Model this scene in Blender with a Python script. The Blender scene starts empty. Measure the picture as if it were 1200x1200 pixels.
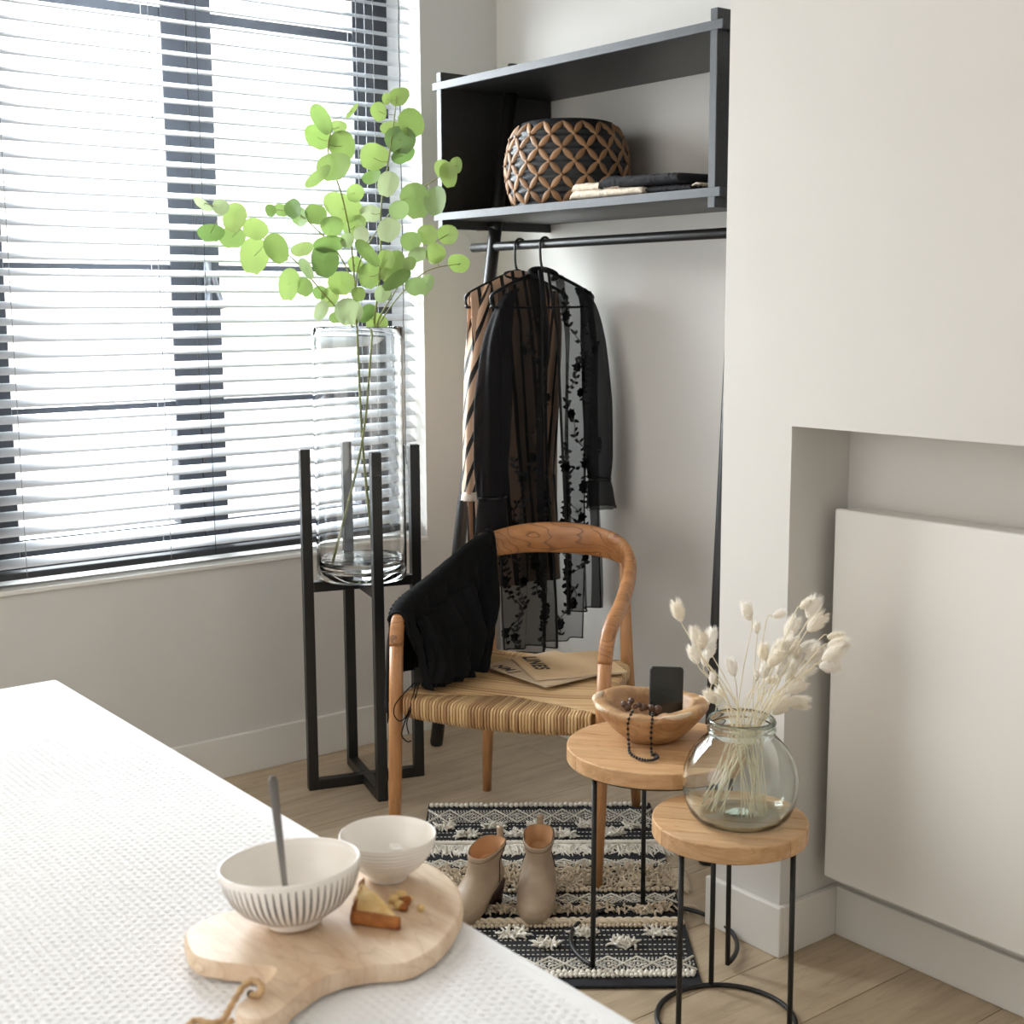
import bpy, bmesh, math, random
import numpy as np
from mathutils import Vector, Matrix, noise as mnoise

random.seed(7)
S = bpy.context.scene
COL = S.collection
PI = math.pi

# ------------------------------------------------------------------ camera
CAM = np.array([3.894, -2.985, 1.5])
FPX, PITCH, ROLL, YAW = 1600.0, math.atan(244/1600), math.radians(.28), math.radians(52.0)
_fh = np.array([-math.sin(YAW), math.cos(YAW), 0]); _r = np.array([math.cos(YAW), math.sin(YAW), 0]); _up = np.array([0, 0, 1.])
CD = _fh*math.cos(PITCH) - _up*math.sin(PITCH)
_u = _up*math.cos(PITCH) + _fh*math.sin(PITCH)
CR = _r*math.cos(ROLL) - _u*math.sin(ROLL)
CU = _u*math.cos(ROLL) + _r*math.sin(ROLL)
cam = bpy.data.cameras.new('camera'); camo = bpy.data.objects.new('camera', cam); COL.objects.link(camo)
cam.sensor_width = 36; cam.lens = 36*FPX/1200; cam.clip_start = .05
M = Matrix(((CR[0], CU[0], -CD[0], CAM[0]), (CR[1], CU[1], -CD[1], CAM[1]), (CR[2], CU[2], -CD[2], CAM[2]), (0, 0, 0, 1)))
camo.matrix_world = M
cam.dof.use_dof = True; cam.dof.focus_distance = 3.6; cam.dof.aperture_fstop = 6.3
S.camera = camo

def ray(x, y): return CD + CR*(x-600)/FPX + CU*(600-y)/FPX
def onz(x, y, z=0.):
    d = ray(x, y); return CAM + d*((z-CAM[2])/d[2])
def onx(x, y, X):
    d = ray(x, y); return CAM + d*((X-CAM[0])/d[0])
def ony(x, y, Y):
    d = ray(x, y); return CAM + d*((Y-CAM[1])/d[1])
def atk(x, y, k): return CAM + ray(x, y)*k

# ------------------------------------------------------------------ light
S.view_settings.view_transform = 'Standard'; S.view_settings.look = 'None'
S.view_settings.gamma = 1; S.view_settings.use_curve_mapping = False
S.view_settings.exposure = 0.42
w = bpy.data.worlds.new('daylight'); S.world = w; w.use_nodes = True
w.node_tree.nodes['Background'].inputs[0].default_value = (1.0, .96, .91, 1)
w.node_tree.nodes['Background'].inputs[1].default_value = 2.05
def area(name, loc, target, sx, sy, power, col):
    l = bpy.data.lights.new(name, 'AREA'); l.shape = 'RECTANGLE'; l.size = sx; l.size_y = sy; l.energy = power; l.color = col
    o = bpy.data.objects.new(name, l); COL.objects.link(o); o.location = loc
    d = Vector(target) - Vector(loc); o.rotation_euler = d.to_track_quat('-Z', 'Y').to_euler()
    return o
area('window_daylight', (-1.0, -1.3, 2.15), (1.5, -.8, 1.1), 1.8, 2.2, 370, (.91, .965, 1.0))

# ------------------------------------------------------------------ helpers
def link(o, parent=None):
    COL.objects.link(o)
    if parent is not None: o.parent = parent
    return o
def mk(name, vf, mat, parent=None, smooth=False, world=None, uv=None):
    v, f = vf
    v = np.asarray(v, float)
    if world is not None: v = v - np.asarray(world, float)
    me = bpy.data.meshes.new(name)
    me.from_pydata([tuple(p) for p in v], [], [tuple(q) for q in f])
    if uv is not None:
        l = me.uv_layers.new(name='UVMap'); idx = np.zeros(len(me.loops), int); me.loops.foreach_get('vertex_index', idx)
        l.data.foreach_set('uv', np.asarray(uv, float)[idx].ravel())
    if mat is not None: me.materials.append(mat)
    bm = bmesh.new(); bm.from_mesh(me); bmesh.ops.recalc_face_normals(bm, faces=bm.faces); bm.to_mesh(me); bm.free()
    if smooth: me.polygons.foreach_set('use_smooth', [True]*len(me.polygons))
    me.update()
    o = bpy.data.objects.new(name, me)
    return link(o, parent)
def dupe(o, name, parent=None, loc=None, rot=None, scale=None):
    c = bpy.data.objects.new(name, o.data); link(c, parent)
    if loc is not None: c.location = loc
    if rot is not None:
        if isinstance(rot, Matrix): c.rotation_euler = rot.to_euler()
        else: c.rotation_euler = rot
    if scale is not None: c.scale = scale
    return c
def tag(o, label, cat, group=None, kind=None):
    o['label'] = label; o['category'] = cat
    if group: o['group'] = group
    if kind: o['kind'] = kind
    return o
def thing(name, label, cat, loc=(0, 0, 0), rz=0, group=None):
    o = bpy.data.objects.new(name, None); link(o); o.empty_display_size = .05
    o.location = loc; o.rotation_euler = (0, 0, rz)
    return tag(o, label, cat, group)
def bev(o, w=.003, seg=2, ang=40):
    m = o.modifiers.new('bevel', 'BEVEL'); m.width = w; m.segments = seg; m.limit_method = 'ANGLE'; m.angle_limit = math.radians(ang)
    return o
def solid(o, t, off=0):
    m = o.modifiers.new('thickness', 'SOLIDIFY'); m.thickness = t; m.offset = off; return o
def subd(o, n=1):
    m = o.modifiers.new('smooth', 'SUBSURF'); m.levels = n; m.render_levels = n; return o

def box(x0, x1, y0, y1, z0, z1):
    v = [(x0, y0, z0), (x1, y0, z0), (x1, y1, z0), (x0, y1, z0), (x0, y0, z1), (x1, y0, z1), (x1, y1, z1), (x0, y1, z1)]
    return v, [(0, 3, 2, 1), (4, 5, 6, 7), (0, 1, 5, 4), (1, 2, 6, 5), (2, 3, 7, 6), (3, 0, 4, 7)]
def join(parts):
    V = []; Fc = []; n = 0
    for v, f in parts:
        V.extend([tuple(p) for p in v]); Fc.extend([tuple(i+n for i in q) for q in f]); n += len(v)
    return V, Fc
def frames(path):
    p = np.asarray(path, float); n = len(p)
    t = np.zeros_like(p); t[1:-1] = p[2:]-p[:-2]; t[0] = p[1]-p[0]; t[-1] = p[-1]-p[-2]
    t /= np.linalg.norm(t, axis=1)[:, None]+1e-12
    ref = np.array([0, 0, 1.]) if abs(t[0][2]) < .9 else np.array([1., 0, 0])
    a = np.cross(t[0], ref); a /= np.linalg.norm(a); A = [a]
    for i in range(1, n):
        a = A[-1] - t[i]*(A[-1]@t[i]); a /= np.linalg.norm(a)+1e-12; A.append(a)
    A = np.array(A); B = np.cross(t, A)
    return p, t, A, B
def tube(path, r, n=8, cap=True, closed=False):
    p, t, A, B = frames(path); m = len(p)
    r = np.full(m, r) if np.isscalar(r) else np.asarray(r, float)
    V = []
    for i in range(m):
        for j in range(n):
            a = 2*PI*j/n; V.append(p[i] + (A[i]*math.cos(a) + B[i]*math.sin(a))*r[i])
    Fc = []
    for i in range(m if closed else m-1):
        k = (i+1) % m
        for j in range(n):
            j2 = (j+1) % n; Fc.append((i*n+j, i*n+j2, k*n+j2, k*n+j))
    if cap and not closed: Fc += [tuple(range(n))[::-1], tuple((m-1)*n+j for j in range(n))]
    return V, Fc
def loft(rings, cap=(True, True), closed=True):
    m = len(rings); n = len(rings[0]); V = [tuple(q) for r_ in rings for q in r_]; Fc = []
    for i in range(m-1):
        for j in range(n if closed else n-1):
            j2 = (j+1) % n; Fc.append((i*n+j, i*n+j2, (i+1)*n+j2, (i+1)*n+j))
    if cap[0]: Fc.append(tuple(range(n))[::-1])
    if cap[1]: Fc.append(tuple((m-1)*n+j for j in range(n)))
    return V, Fc
def lathe(prof, n=48, c=(0, 0, 0), cap=(False, False)):
    return loft([[(c[0]+r*math.cos(2*PI*j/n), c[1]+r*math.sin(2*PI*j/n), c[2]+z) for j in range(n)] for r, z in prof], cap)
def cyl(p0, p1, r, n=16): return tube([p0, p1], r, n)
def grid(fn, nu, nv):
    V = [fn(i/(nu-1), j/(nv-1)) for j in range(nv) for i in range(nu)]
    return V, [(j*nu+i, j*nu+i+1, (j+1)*nu+i+1, (j+1)*nu+i) for j in range(nv-1) for i in range(nu-1)]
def prism(poly, z0, z1):
    n = len(poly); V = [(x, y, z0) for x, y in poly] + [(x, y, z1) for x, y in poly]
    return V, [tuple(range(n))[::-1], tuple(range(n, 2*n))] + [(i, (i+1) % n, n+(i+1) % n, n+i) for i in range(n)]
def spline(pts, n, closed=False):
    p = np.asarray(pts, float); m = len(p); out = []
    segs = m if closed else m-1
    for k in range(n):
        u = k/n*segs if closed else k/(n-1)*segs
        i = min(int(u), segs-1); t = u-i
        g = (lambda q: p[q % m]) if closed else (lambda q: p[max(0, min(m-1, q))])
        a, b, c, d = g(i-1), g(i), g(i+1), g(i+2)
        out.append(.5*((2*b)+(-a+c)*t+(2*a-5*b+4*c-d)*t*t+(-a+3*b-3*c+d)*t**3))
    return np.array(out)
def ell(c, rx, ry, rz, n=10, m=7):
    V = [(c[0], c[1], c[2]-rz)]
    for i in range(1, m):
        a = -PI/2+PI*i/m
        for j in range(n): V.append((c[0]+rx*math.cos(a)*math.cos(2*PI*j/n), c[1]+ry*math.cos(a)*math.sin(2*PI*j/n), c[2]+rz*math.sin(a)))
    V.append((c[0], c[1], c[2]+rz)); L = len(V)-1
    Fc = [(0, 1+(j+1) % n, 1+j) for j in range(n)]
    for i in range(m-2):
        for j in range(n): Fc.append((1+i*n+j, 1+i*n+(j+1) % n, 1+(i+1)*n+(j+1) % n, 1+(i+1)*n+j))
    Fc += [(L, 1+(m-2)*n+j, 1+(m-2)*n+(j+1) % n) for j in range(n)]
    return V, Fc
def nz(x, y=0., z=0.): return mnoise.noise(Vector((x, y, z)))

# ------------------------------------------------------------------ materials
def srgb(r, g, b): return tuple(((c/255)/12.92 if c/255 <= .04045 else ((c/255+.055)/1.055)**2.4) for c in (r, g, b))+(1,)
def nodes(m): return m.node_tree.nodes, m.node_tree.links
def pmat(name, col, rough=.5, metal=0., var=.0, vscale=8., stretch=(1, 1, 1), bump=0., bscale=60., bstretch=None, spec=.5, col2=None, sheen=0., rnd=0., detail=4.):
    m = bpy.data.materials.new(name); m.use_nodes = True; N, L = nodes(m)
    b = N['Principled BSDF']; b.inputs['Base Color'].default_value = col; b.inputs['Roughness'].default_value = rough
    b.inputs['Metallic'].default_value = metal; b.inputs['Specular IOR Level'].default_value = spec
    if sheen: b.inputs['Sheen Weight'].default_value = sheen
    tc = N.new('ShaderNodeTexCoord')
    src = None
    if var or col2:
        mp = N.new('ShaderNodeMapping'); mp.inputs['Scale'].default_value = stretch; L.new(tc.outputs['Object'], mp.inputs[0])
        vec = mp.outputs[0]
        if rnd:
            oi = N.new('ShaderNodeObjectInfo'); ad = N.new('ShaderNodeVectorMath'); ad.operation = 'MULTIPLY_ADD'
            L.new(oi.outputs['Random'], ad.inputs[0]); ad.inputs[1].default_value = (37, 19, 53); L.new(vec, ad.inputs[2]); vec = ad.outputs[0]
        nt = N.new('ShaderNodeTexNoise'); nt.inputs['Scale'].default_value = vscale; nt.inputs['Detail'].default_value = detail; nt.inputs['Roughness'].default_value = .6
        L.new(vec, nt.inputs['Vector'])
        cr = N.new('ShaderNodeValToRGB'); L.new(nt.outputs[0], cr.inputs[0])
        c2 = col2 if col2 else tuple(max(0, c*(1-var)) for c in col[:3])+(1,)
        c1 = col if col2 else tuple(min(1, c*(1+var*.6)) for c in col[:3])+(1,)
        cr.color_ramp.elements[0].color = c2; cr.color_ramp.elements[1].color = c1
        cr.color_ramp.elements[0].position = .3; cr.color_ramp.elements[1].position = .7
        src = cr.outputs[0]
    if rnd:
        if src is None:
            rg = N.new('ShaderNodeRGB'); rg.outputs[0].default_value = col; src = rg.outputs[0]
        oi2 = N.new('ShaderNodeObjectInfo'); mr = N.new('ShaderNodeMapRange'); mr.inputs['To Min'].default_value = 1-rnd; mr.inputs['To Max'].default_value = 1+rnd
        L.new(oi2.outputs['Random'], mr.inputs[0])
        hs = N.new('ShaderNodeHueSaturation'); L.new(mr.outputs[0], hs.inputs['Value']); L.new(src, hs.inputs['Color']); src = hs.outputs[0]
    if src is not None: L.new(src, b.inputs['Base Color'])
    if bump:
        mp2 = N.new('ShaderNodeMapping'); mp2.inputs['Scale'].default_value = bstretch or (1, 1, 1); L.new(tc.outputs['Object'], mp2.inputs[0])
        n2 = N.new('ShaderNodeTexNoise'); n2.inputs['Scale'].default_value = bscale; n2.inputs['Detail'].default_value = 3; L.new(mp2.outputs[0], n2.inputs['Vector'])
        bp = N.new('ShaderNodeBump'); bp.inputs['Strength'].default_value = bump; bp.inputs['Distance'].default_value = .002; L.new(n2.outputs[0], bp.inputs['Height'])
        L.new(bp.outputs[0], b.inputs['Normal'])
    return m
def wood(name, light, dark, line, stretch, scale=6., rough=.45, rings=3., rnd=.06, dist=5.):
    m = bpy.data.materials.new(name); m.use_nodes = True; N, L = nodes(m); b = N['Principled BSDF']
    tc = N.new('ShaderNodeTexCoord'); mp = N.new('ShaderNodeMapping'); mp.inputs['Scale'].default_value = stretch; L.new(tc.outputs['Object'], mp.inputs[0])
    oi = N.new('ShaderNodeObjectInfo'); ad = N.new('ShaderNodeVectorMath'); ad.operation = 'MULTIPLY_ADD'
    L.new(oi.outputs['Random'], ad.inputs[0]); ad.inputs[1].default_value = (31, 17, 43); L.new(mp.outputs[0], ad.inputs[2])
    n1 = N.new('ShaderNodeTexNoise'); n1.inputs['Scale'].default_value = scale; n1.inputs['Detail'].default_value = 5; n1.inputs['Roughness'].default_value = .62; L.new(ad.outputs[0], n1.inputs['Vector'])
    cr = N.new('ShaderNodeValToRGB'); L.new(n1.outputs[0], cr.inputs[0])
    cr.color_ramp.elements[0].color = dark; cr.color_ramp.elements[1].color = light; cr.color_ramp.elements[0].position = .3; cr.color_ramp.elements[1].position = .66
    wv = N.new('ShaderNodeTexNoise'); wv.inputs['Scale'].default_value = scale*.35; wv.inputs['Detail'].default_value = 2; L.new(ad.outputs[0], wv.inputs['Vector'])
    mu = N.new('ShaderNodeMath'); mu.operation = 'MULTIPLY'; mu.inputs[1].default_value = rings*6; L.new(wv.outputs[0], mu.inputs[0])
    fr = N.new('ShaderNodeMath'); fr.operation = 'FRACT'; L.new(mu.outputs[0], fr.inputs[0])
    c2 = N.new('ShaderNodeValToRGB'); L.new(fr.outputs[0], c2.inputs[0])
    c2.color_ramp.elements[0].color = (1, 1, 1, 1); c2.color_ramp.elements[0].position = .04; c2.color_ramp.elements[1].color = (0, 0, 0, 1); c2.color_ramp.elements[1].position = .2
    mf = N.new('ShaderNodeMath'); mf.operation = 'MULTIPLY'; mf.inputs[1].default_value = line[3]; L.new(c2.outputs[0], mf.inputs[0])
    mx = N.new('ShaderNodeMix'); mx.data_type = 'RGBA'; L.new(mf.outputs[0], mx.inputs['Factor']); L.new(cr.outputs[0], mx.inputs['A']); mx.inputs['B'].default_value = line[:3]+(1,)
    mr = N.new('ShaderNodeMapRange'); mr.inputs['To Min'].default_value = 1-rnd; mr.inputs['To Max'].default_value = 1+rnd; L.new(oi.outputs['Random'], mr.inputs[0])
    hs = N.new('ShaderNodeHueSaturation'); L.new(mr.outputs[0], hs.inputs['Value']); L.new(mx.outputs['Result'], hs.inputs['Color'])
    L.new(hs.outputs[0], b.inputs['Base Color']); b.inputs['Roughness'].default_value = rough
    bp = N.new('ShaderNodeBump'); bp.inputs['Strength'].default_value = .15; bp.inputs['Distance'].default_value = .001; L.new(n1.outputs[0], bp.inputs['Height']); L.new(bp.outputs[0], b.inputs['Normal'])
    return m
def glass(name, col=(1, 1, 1, 1), rough=0., ior=1.45):
    m = bpy.data.materials.new(name); m.use_nodes = True; b = m.node_tree.nodes['Principled BSDF']
    b.inputs['Base Color'].default_value = col; b.inputs['Transmission Weight'].default_value = 1; b.inputs['Roughness'].default_value = rough; b.inputs['IOR'].default_value = ior
    return m
def thin_glass(name, tint=(1, 1, 1, 1), gloss=.08):
    m = bpy.data.materials.new(name); m.use_nodes = True; N, L = nodes(m); out = N['Material Output']; N.remove(N['Principled BSDF'])
    t = N.new('ShaderNodeBsdfTransparent'); t.inputs[0].default_value = tint; g = N.new('ShaderNodeBsdfGlossy'); g.inputs['Roughness'].default_value = .02
    mx = N.new('ShaderNodeMixShader'); mx.inputs[0].default_value = gloss; L.new(t.outputs[0], mx.inputs[1]); L.new(g.outputs[0], mx.inputs[2]); L.new(mx.outputs[0], out.inputs[0])
    return m
def sheer(name, col, opacity, trl=0.):
    m = bpy.data.materials.new(name); m.use_nodes = True; N, L = nodes(m); out = N['Material Output']; b = N['Principled BSDF']
    b.inputs['Base Color'].default_value = col; b.inputs['Roughness'].default_value = .8; b.inputs['Specular IOR Level'].default_value = .2
    b.inputs['Alpha'].default_value = opacity
    return m

def translucent(name, cols, rough=.4, fac=.45):
    m = bpy.data.materials.new(name); m.use_nodes = True; N, L = nodes(m); out = N['Material Output']; b = N['Principled BSDF']
    oi = N.new('ShaderNodeObjectInfo'); cr = N.new('ShaderNodeValToRGB'); L.new(oi.outputs['Random'], cr.inputs[0])
    e = cr.color_ramp.elements; e[0].color = cols[0]; e[1].color = cols[-1]
    for i, c in enumerate(cols[1:-1]):
        q = e.new((i+1)/(len(cols)-1)); q.color = c
    L.new(cr.outputs[0], b.inputs['Base Color']); b.inputs['Roughness'].default_value = rough
    t = N.new('ShaderNodeBsdfTranslucent'); L.new(cr.outputs[0], t.inputs[0])
    mx = N.new('ShaderNodeMixShader'); mx.inputs[0].default_value = fac; L.new(b.outputs[0], mx.inputs[1]); L.new(t.outputs[0], mx.inputs[2]); L.new(mx.outputs[0], out.inputs[0])
    return m

WALL = pmat('wall_paint', srgb(217, 215, 211), .85, var=.02, vscale=3, bump=.08, bscale=120, spec=.2)
WHITE = pmat('white_trim_paint', srgb(232, 230, 225), .5, var=.015, vscale=5)
CABW = pmat('white_cabinet_lacquer', srgb(232, 230, 226), .35)
CEIL = pmat('ceiling_paint', srgb(235, 233, 228), .9)
FRAME = pmat('black_window_paint_hazed', srgb(62, 65, 71), .45, var=.1)  # black paint lightened so the colour carries the window's bloom haze
BLACKM = pmat('black_powder_coated_steel', srgb(24, 23, 23), .5, var=.12, vscale=20)
BLACKW = wood('black_stained_wood', srgb(46, 45, 46), srgb(30, 29, 30), (.004, .004, .004, .3), (2, 14, 14), 9, .42, rings=2, rnd=.03)
BLACKL = pmat('black_lacquered_wood', srgb(30, 29, 29), .38, var=.15, vscale=12, stretch=(6, 6, 1))
PLANK = wood('oak_plank', srgb(196, 177, 149), srgb(170, 150, 124), (.22, .16, .1, .22), (9, 1.0, 4), 3.2, .42, rings=2.2, rnd=.06)
TEAK = wood('teak_chair_wood', srgb(182, 128, 80), srgb(144, 92, 50), (.08, .035, .015, .65), (2.2, 8, 9), 2.6, .38, rings=3, rnd=.02)
TEAKLEG = wood('teak_leg_wood', srgb(192, 140, 92), srgb(164, 112, 68), (.2, .1, .05, .3), (26, 26, 2.2), 3, .4, rings=2, rnd=.03)
TOPW = wood('teak_table_wood', srgb(214, 174, 132), srgb(190, 146, 100), (.3, .16, .07, .3), (3, 26, 26), 2.2, .42, rings=2, rnd=.07)
BOWLW = wood('teak_root_wood', srgb(200, 160, 116), srgb(156, 112, 72), (.12, .06, .03, .28), (5, 5, 9), 2.4, .5, rings=3, rnd=.02)
BARK = pmat('pale_sapwood', srgb(222, 200, 172), .6, var=.12, vscale=30)
BOARDW = wood('mango_board_wood', srgb(238, 216, 190), srgb(212, 180, 146), (.4, .24, .12, .25), (5, 22, 10), 1.6, .5, rings=2, rnd=.02)
RUSH = pmat('rush_seat', srgb(206, 170, 122), .65, var=.38, vscale=5, stretch=(18, 18, 18), rnd=0)
GLASS = glass('clear_glass', (.97, .985, .985, 1))
GREENG = glass('recycled_green_glass', (.985, 1, .993, 1))
va_ = GREENG.node_tree.nodes.new('ShaderNodeVolumeAbsorption'); va_.inputs['Color'].default_value = (.42, .86, .72, 1); va_.inputs['Density'].default_value = 11
GREENG.node_tree.links.new(va_.outputs[0], GREENG.node_tree.nodes['Material Output'].inputs['Volume'])
WATER = glass('vase_water', (.97, .99, .99, 1), ior=1.33)
PANE = thin_glass('window_glass', (.97, .98, .98, 1), .04)

# ------------------------------------------------------------------ structure
def struct(o): o['kind'] = 'structure'; return o
# floor planks (each one is a part of the floor)
fl = struct(mk('floor', box(-.02, 5.2, -5.0, .02, -.06, -.0135), pmat('dark_subfloor', srgb(90, 74, 58), .9)))
PW, PLN = .2285, 1.9
x = 1.9265 - PW*9; row = 0
while x < 5.2:
    y = -5.0 - (row*.73 % 1.0)*PLN
    while y < .0:
        a, b_ = max(y, -5.0), min(y+PLN, 0.0)
        x0, x1 = max(x, 0), min(x+PW, 5.2)
        if b_-a > .02 and x1-x0 > .01:
            o = mk('plank', box(x0+.0008-(x0+x1)/2, x1-.0008-(x0+x1)/2, a+.0008-(a+b_)/2, b_-.0008-(a+b_)/2, -.0132, 0), PLANK, fl)
            o.location = ((x0+x1)/2, (a+b_)/2, 0); bev(o, .0008, 1)
        y += PLN
    x += PW; row += 1
# window wall with opening: y -1.82..-.32, z .68..2.75
WY0, WY1, WZ0, WZ1, CZ, RD = -1.82, -.32, .684, 2.72, 3.0, .215
wl = join([box(-.3, 0, -5, WY0, -.06, CZ), box(-.3, 0, WY1, .3, -.06, CZ), box(-.3, 0, WY0, WY1, -.06, WZ0), box(-.3, 0, WY0, WY1, WZ1, CZ)])
struct(mk('wall_left', wl, WALL))
PX0, PX1, PY, NZ, NBY = 1.715, 1.92, -.663, 1.232, -.462   # chimney breast
struct(mk('wall_back', box(0, PX0+.02, 0, .2, -.06, CZ), WALL))
struct(mk('wall_right', join([box(PX0, PX1, PY, .2, -.06, CZ), box(PX1, 4.2, PY, .2, NZ, CZ), box(PX1, 4.2, NBY, .2, -.06, NZ)]), WALL))
struct(mk('added_wall_front', box(5.2, 5.3, -5, .2, -.06, CZ), WALL))  # unseen wall, added to keep side light off the recess
struct(mk('added_wall_rear', box(3.0, 5.3, -5.1, -5.0, -.06, CZ), WALL))  # unseen partial wall, added to block light from behind the camera
struct(mk('ceiling', box(-.3, 5.2, -5, .2, CZ, CZ+.1), CEIL))
BH, BT = .112, .016
def baseb(name, vf):
    o = struct(mk(name, vf, WHITE)); bev(o, .003); return o
baseb('baseboard_left', box(0, BT, -5, 0, 0, .135))
baseb('baseboard_back', box(BT, PX0, -BT, 0, 0, .135))
baseb('baseboard_right', join([box(PX0-BT, PX1+BT, PY-BT, PY, 0, BH+.01), box(PX0-BT, PX0, PY, 0-BT, 0, BH+.01), box(PX1, PX1+BT, PY, NBY, 0, BH+.01), box(PX1+BT, 4.2, NBY-BT, NBY, 0, BH+.01)]))
# window joinery
win = mk('window_1', join([box(-.26, -.2, WY0, WY0+.07, WZ0, WZ1), box(-.26, -.2, WY1-.07, WY1, WZ0, WZ1), box(-.26, -.2, WY0, WY1, WZ0, WZ0+.05), box(-.26, -.2, WY0, WY1, WZ1-.06, WZ1)]), FRAME); struct(win)
for (a, b_) in ((WY0+.07, -1.072), (-1.068, WY1-.07)):
    st = .082
    s_ = mk('sash', join([box(-.235, -.178, a, a+st, WZ0+.045, WZ1-.06), box(-.235, -.178, b_-st, b_, WZ0+.045, WZ1-.06),
                          box(-.235, -.178, a+st, b_-st, WZ0+.045, WZ0+.125), box(-.235, -.178, a+st, b_-st, WZ1-.14, WZ1-.06)]), FRAME, win); bev(s_, .004)
    for zb in (1.19, 1.617, 2.385):
        hh = .010 if zb < 2 else .015
        bev(mk('glazing_bar', box(-.225, -.185, a+st, b_-st, zb-hh, zb+hh), FRAME, s_), .003)
    mk('pane', box(-.209, -.205, a+st, b_-st, WZ0+.125, WZ1-.14), PANE, s_)
hd = mk('handle', join([box(-.178, -.168, -1.045, -1.02, 1.5, 1.64), tube([(-.17, -1.032, 1.6), (-.14, -1.032, 1.6), (-.135, -1.03, 1.59), (-.135, -1.0, 1.49)], .009, 8)]), pmat('dull_steel', srgb(150, 152, 156), .35, 1.0), win, True)
bev(mk('sill', box(-.2, .012, WY0+.002, WY1-.002, WZ0, WZ0+.014), WHITE, win), .003)

# ------------------------------------------------------------------ venetian blind
SLATM = pmat('blind_slat_lacquer', srgb(226, 231, 238), .3, spec=.6)
CORD = pmat('black_cord', srgb(28, 28, 30), .8)
BX = -.062
bl = thing('venetian_blind', 'wide horizontal slat venetian blind hanging in the window recess', 'blind', (BX, (WY0+WY1)/2, WZ0+.02))
ym = (WY0+WY1)/2; half = (WY1-WY0)/2-.012
def slatmesh():
    pts = []
    ang = math.radians(-24)
    for s_, dz in ((-.025, 0), (-.0125, .0022), (0, .003), (.0125, .0022), (.025, 0)):
        pts.append((s_*math.cos(ang)-dz*math.sin(ang)*-1*0, s_*math.sin(ang)+dz))
    top = [(px, pz+.0009) for px, pz in pts]; bot = [(px, pz-.0009) for px, pz in pts][::-1]
    ringp = top+bot
    return loft([[(px, yy, pz) for px, pz in ringp] for yy in (-half, half)])
z = WZ0+.078; first = None
while z < WZ1-.1:
    if first is None: first = mk('slat', slatmesh(), SLATM, bl, True); o = first
    else: o = dupe(first, 'slat', bl)
    o.location = (0, 0, z-(WZ0+.02)); z += .0463
bev(mk('bottom_rail', box(-.026, .026, -half, half, .014, .034), pmat('dark_rail', srgb(58, 61, 66), .4), bl), .004)
bev(mk('head_rail', box(-.028, .028, -half, half, WZ1-WZ0-.085, WZ1-WZ0-.03), SLATM, bl), .003)
for yy in (-1.255, -1.105, -.545, -1.7, -.48):
    for xx in (-.026, .026):
        mk('ladder_cord', tube([(xx, yy-ym, .02), (xx, yy-ym, WZ1-WZ0-.09)], .0011, 5), CORD if yy == -1.105 else pmat('grey_cord', srgb(150, 152, 156), .8), bl)
cp = [(.034, -.385-ym+.004*nz(i*.7), i*.05) for i in range(int((WZ1-WZ0-.1)/.05), 4, -1)]
mk('pull_cord', tube(cp, .0016, 5), CORD, bl)

# ------------------------------------------------------------------ white cabinet in the niche
cb = thing('wall_cabinet', 'white flat-front floating cabinet inside the recess behind the dried grasses', 'cabinet', (2.6, -.5, .175))
bev(mk('body', box(1.965, 3.3, -.535, NBY, .18, 1.04), CABW, cb, world=(2.6, -.5, .175)), .004)
for a in (1.957, 2.634): bev(mk('door', box(a, a+.673, -.555, -.537, .175, 1.044), CABW, cb, world=(2.6, -.5, .175)), .006, 3)

# ------------------------------------------------------------------ leaning rack
RZ = 2.25
def legp(side, z):
    t = z/2.15
    return np.array([.165+.187*t, -.408+.193*t, z]) if side < 0 else np.array([1.45-.088*t, -.414+.193*t, z])
rk = thing('clothes_rack', 'tall black leaning clothes rack with open box shelf on splayed round legs', 'clothes rack', (.8, -.41, 0))
W = (.8, -.41, 0)
for sd in (-1, 1):
    a, b_ = legp(sd, 0.0), legp(sd, RZ)
    mk('leg', tube([a, a+(b_-a)*.004, a+(b_-a)*.5, b_], [.019, .0225, .0215, .0205], 20), BLACKL, rk, True, world=W)
BYF, BYB = -.445, -.006
for zz, nm in ((2.160, 'top_board'), (1.761, 'bottom_board')):
    bev(mk(nm, box(.254, 1.487, BYF, BYB, zz, zz+.024), BLACKW, rk, world=W), .0015)
EDGE = pmat('grey_edge', srgb(76, 79, 84), .5, var=.1, vscale=40)  # front edges greyer than the black boards
for xx in (.276, 1.448):
    bev(mk('side_panel', box(xx, xx+.024, BYF-.003, BYB, 1.735, 2.212), BLACKW, rk, world=W), .0015)
for zz in (2.160, 1.761):
    mk('edge_band', box(.2535, 1.4875, BYF-.0045, BYF+.0002, zz+.001, zz+.023), EDGE, rk, world=W)
for xx in (.276, 1.448):
    for za, zb in ((1.7355, 1.7605), (1.7855, 2.1595), (2.1845, 2.2115)):
        mk('edge_band', box(xx+.001, xx+.023, BYF-.0045, BYF-.0025, za, zb), EDGE, rk, world=W)
RODY = legp(-1, 1.683)[1]
rodo = mk('rod', cyl((.198, RODY, 1.683), (1.56, RODY, 1.683), .0145, 20), BLACKL, rk, True, world=W); bev(rodo, .003)
for sd in (-1, 1):
    q = legp(sd, 1.742)
    bev(mk('peg', cyl((q[0]-.085*(1 if sd < 0 else -1), q[1]-.01, 1.747), (q[0]+.02*(1 if sd < 0 else -1), q[1]-.01, 1.747), .0115, 14), BLACKL, rk, True, world=W), .002)

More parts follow.
